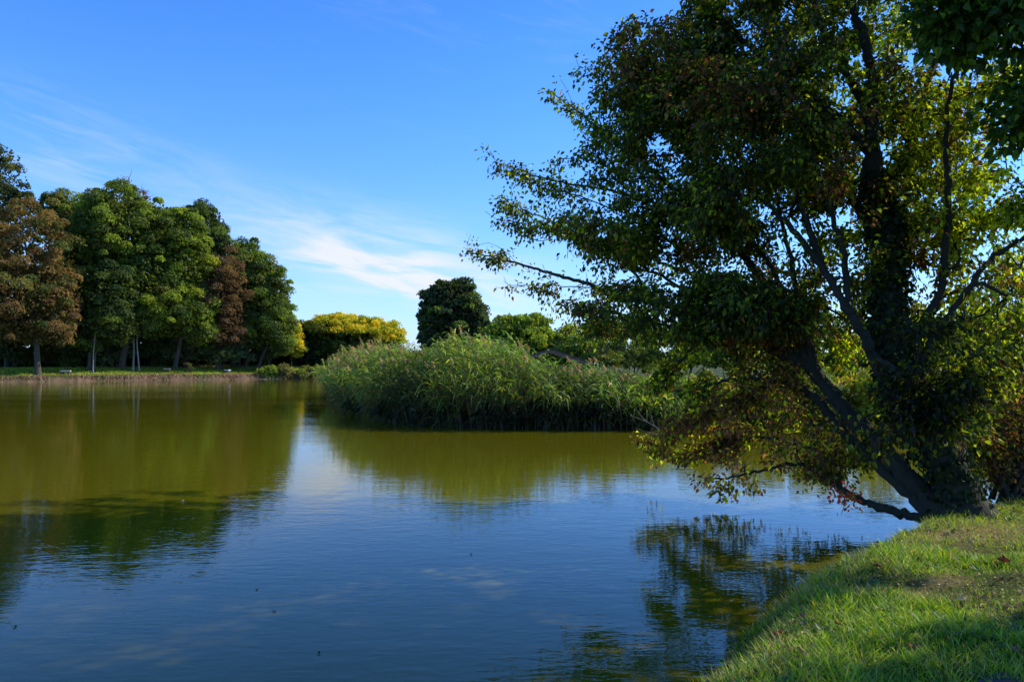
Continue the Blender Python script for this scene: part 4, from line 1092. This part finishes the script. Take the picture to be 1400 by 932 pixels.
# red creeper sprig on the low stem
c0 = at(1152, 672, 8.98)
acc = Acc(); n = 70
p = c0 + rs.normal(size=(n, 3)) * np.array([.10, .05, .09]) + np.array([0, 0, -.03])
kites(acc, p, rs.normal(size=(n, 3)) * .5 + np.array([0, 0, -.7]), rdir(n), rs.uniform(.05, .08, n), rs.uniform(.025, .045, n), pal([(0.5, 0.06, 0.03), (0.35, 0.07, 0.03), (0.45, 0.14, 0.04)], [3, 2, 1], n), .1)
cr = thing('red_creeper', 'small bright red creeper sprig hanging on the low stem over the water', 'creeper', c0)
acc.build('foliage', M_leaf, cr)
sa = Acc(); tube(sa, catmull([at(1155, 671, 9.0), c0 + np.array([.02, -.05, -.08]), c0 + np.array([-.04, -.06, -.25])], 5), np.linspace(.006, .003, 11), 4); sa.build('stem', M_bark, cr, True)
# pale dead branch lying at the waterline
db = thing('dead_branch', 'pale bare dead branch sticking out at the waterline right of the reeds', 'branch', at(905, 592, 22))
sa = Acc(); D = 22
tube(sa, catmull(P3([(945, 615, D), (915, 595, D), (885, 577, D), (862, 568, D)]), 5), np.linspace(.035, .008, 16), 6)
for a_, b_ in [((915, 595), (868, 585)), ((900, 586), (872, 596)), ((895, 583), (890, 565)), ((885, 577), (868, 556))]:
    tube(sa, catmull([at(*a_, D), at((a_[0] + b_[0]) / 2, (a_[1] + b_[1]) / 2 + 2, D), at(*b_, D - .2)], 4), np.linspace(.014, .004, 9), 5)
sa.build('stem', M_deadwood, db, True)

# ------------------------------------------------------------------ sky
w = bpy.data.worlds.new('World'); sc.world = w; w.use_nodes = True
t = NT(w.node_tree); t.n.clear()
out = t.new('ShaderNodeOutputWorld'); bg = t.new('ShaderNodeBackground')
sky = t.new('ShaderNodeTexSky'); sky.sky_type = 'NISHITA'; sky.sun_disc = False
sky.sun_elevation = R(SUN_EL); sky.sun_rotation = R(SUN_AZ); sky.air_density = 1.0; sky.dust_density = 0.4; sky.ozone_density = 2.2
tc = t.new('ShaderNodeTexCoord'); G = tc.outputs['Generated']
sep = t.new('ShaderNodeSeparateXYZ'); t.l.new(G, sep.inputs[0])
x_, y_, z_ = sep.outputs
hs = t.new('ShaderNodeHueSaturation'); hs.inputs['Saturation'].default_value = 1.05; hs.inputs['Value'].default_value = 1.0
t.l.new(t.mix(1.0, sky.outputs[0], (1.0, 1.72, 2.9, 1), 'MULTIPLY'), hs.inputs['Color'])
# cirrus: azimuth a (deg right of view), elevation e (deg)
az = t.math('MULTIPLY', t.math('ARCTAN2', x_, y_), 57.2958)
el = t.math('MULTIPLY', t.math('ARCSINE', z_), 57.2958)
tilt = t.math('MULTIPLY_ADD', az, 0.18, el)
comb = t.new('ShaderNodeCombineXYZ'); t.l.new(az, comb.inputs[0]); t.l.new(tilt, comb.inputs[1])
nA = t.noise(t.mapping(comb.outputs[0], (0.13, 0.6, 1)), 1.0, 7, 0.58, 0.5)
nB = t.noise(t.mapping(comb.outputs[0], (0.07, 0.42, 1), (0, 0, 0), (7, 3, 0)), 1.0, 8, 0.66, 0.9)


def gauss(v, c, s):
    q = t.math('DIVIDE', t.math('SUBTRACT', v, c), s)
    return t.math('EXPONENT', t.math('MULTIPLY', t.math('MULTIPLY', q, q), -1.0))


def patch(a0, sa_, e0, se_, ramp0, ramp1, nz, k_):
    gm = t.math('MULTIPLY', gauss(az, a0, sa_), gauss(tilt, e0, se_))
    return t.math('MULTIPLY', t.math('MULTIPLY', gm, t.smooth(nz, ramp0, ramp1)), k_)


c1 = patch(-10, 11.0, 6.2, 2.5, 0.27, 0.76, nA, 1.05)
c2 = patch(-30, 8.0, 8.4, 2.6, 0.42, 0.70, nB, 0.34)
c3 = patch(-8, 8.0, 4.4, 1.6, 0.40, 0.64, nA, 0.7)
c4 = patch(20, 40, 26, 9, 0.52, 0.78, nB, 0.12)
cl = t.math('MINIMUM', t.math('ADD', t.math('ADD', c1, c2), t.math('ADD', c3, c4)), 0.9)
haze = t.math('MULTIPLY', t.math('EXPONENT', t.math('MULTIPLY', t.math('MAXIMUM', el, 0.0), -0.17)), 0.68)
deep = t.math('MULTIPLY_ADD', t.smooth(el, 16, 55), -0.42, 1.0)
skyd = t.new('ShaderNodeVectorMath', operation='SCALE'); t.l.new(hs.outputs[0], skyd.inputs[0]); t.l.new(deep, skyd.inputs['Scale'])
skyc = t.mix(haze, skyd.outputs[0], (8.5, 9.0, 9.8, 1))
skyc = t.mix(cl, skyc, (9.2, 9.3, 9.8, 1))
t.l.new(skyc, bg.inputs[0]); bg.inputs[1].default_value = 0.10
t.l.new(bg.outputs[0], out.inputs[0])
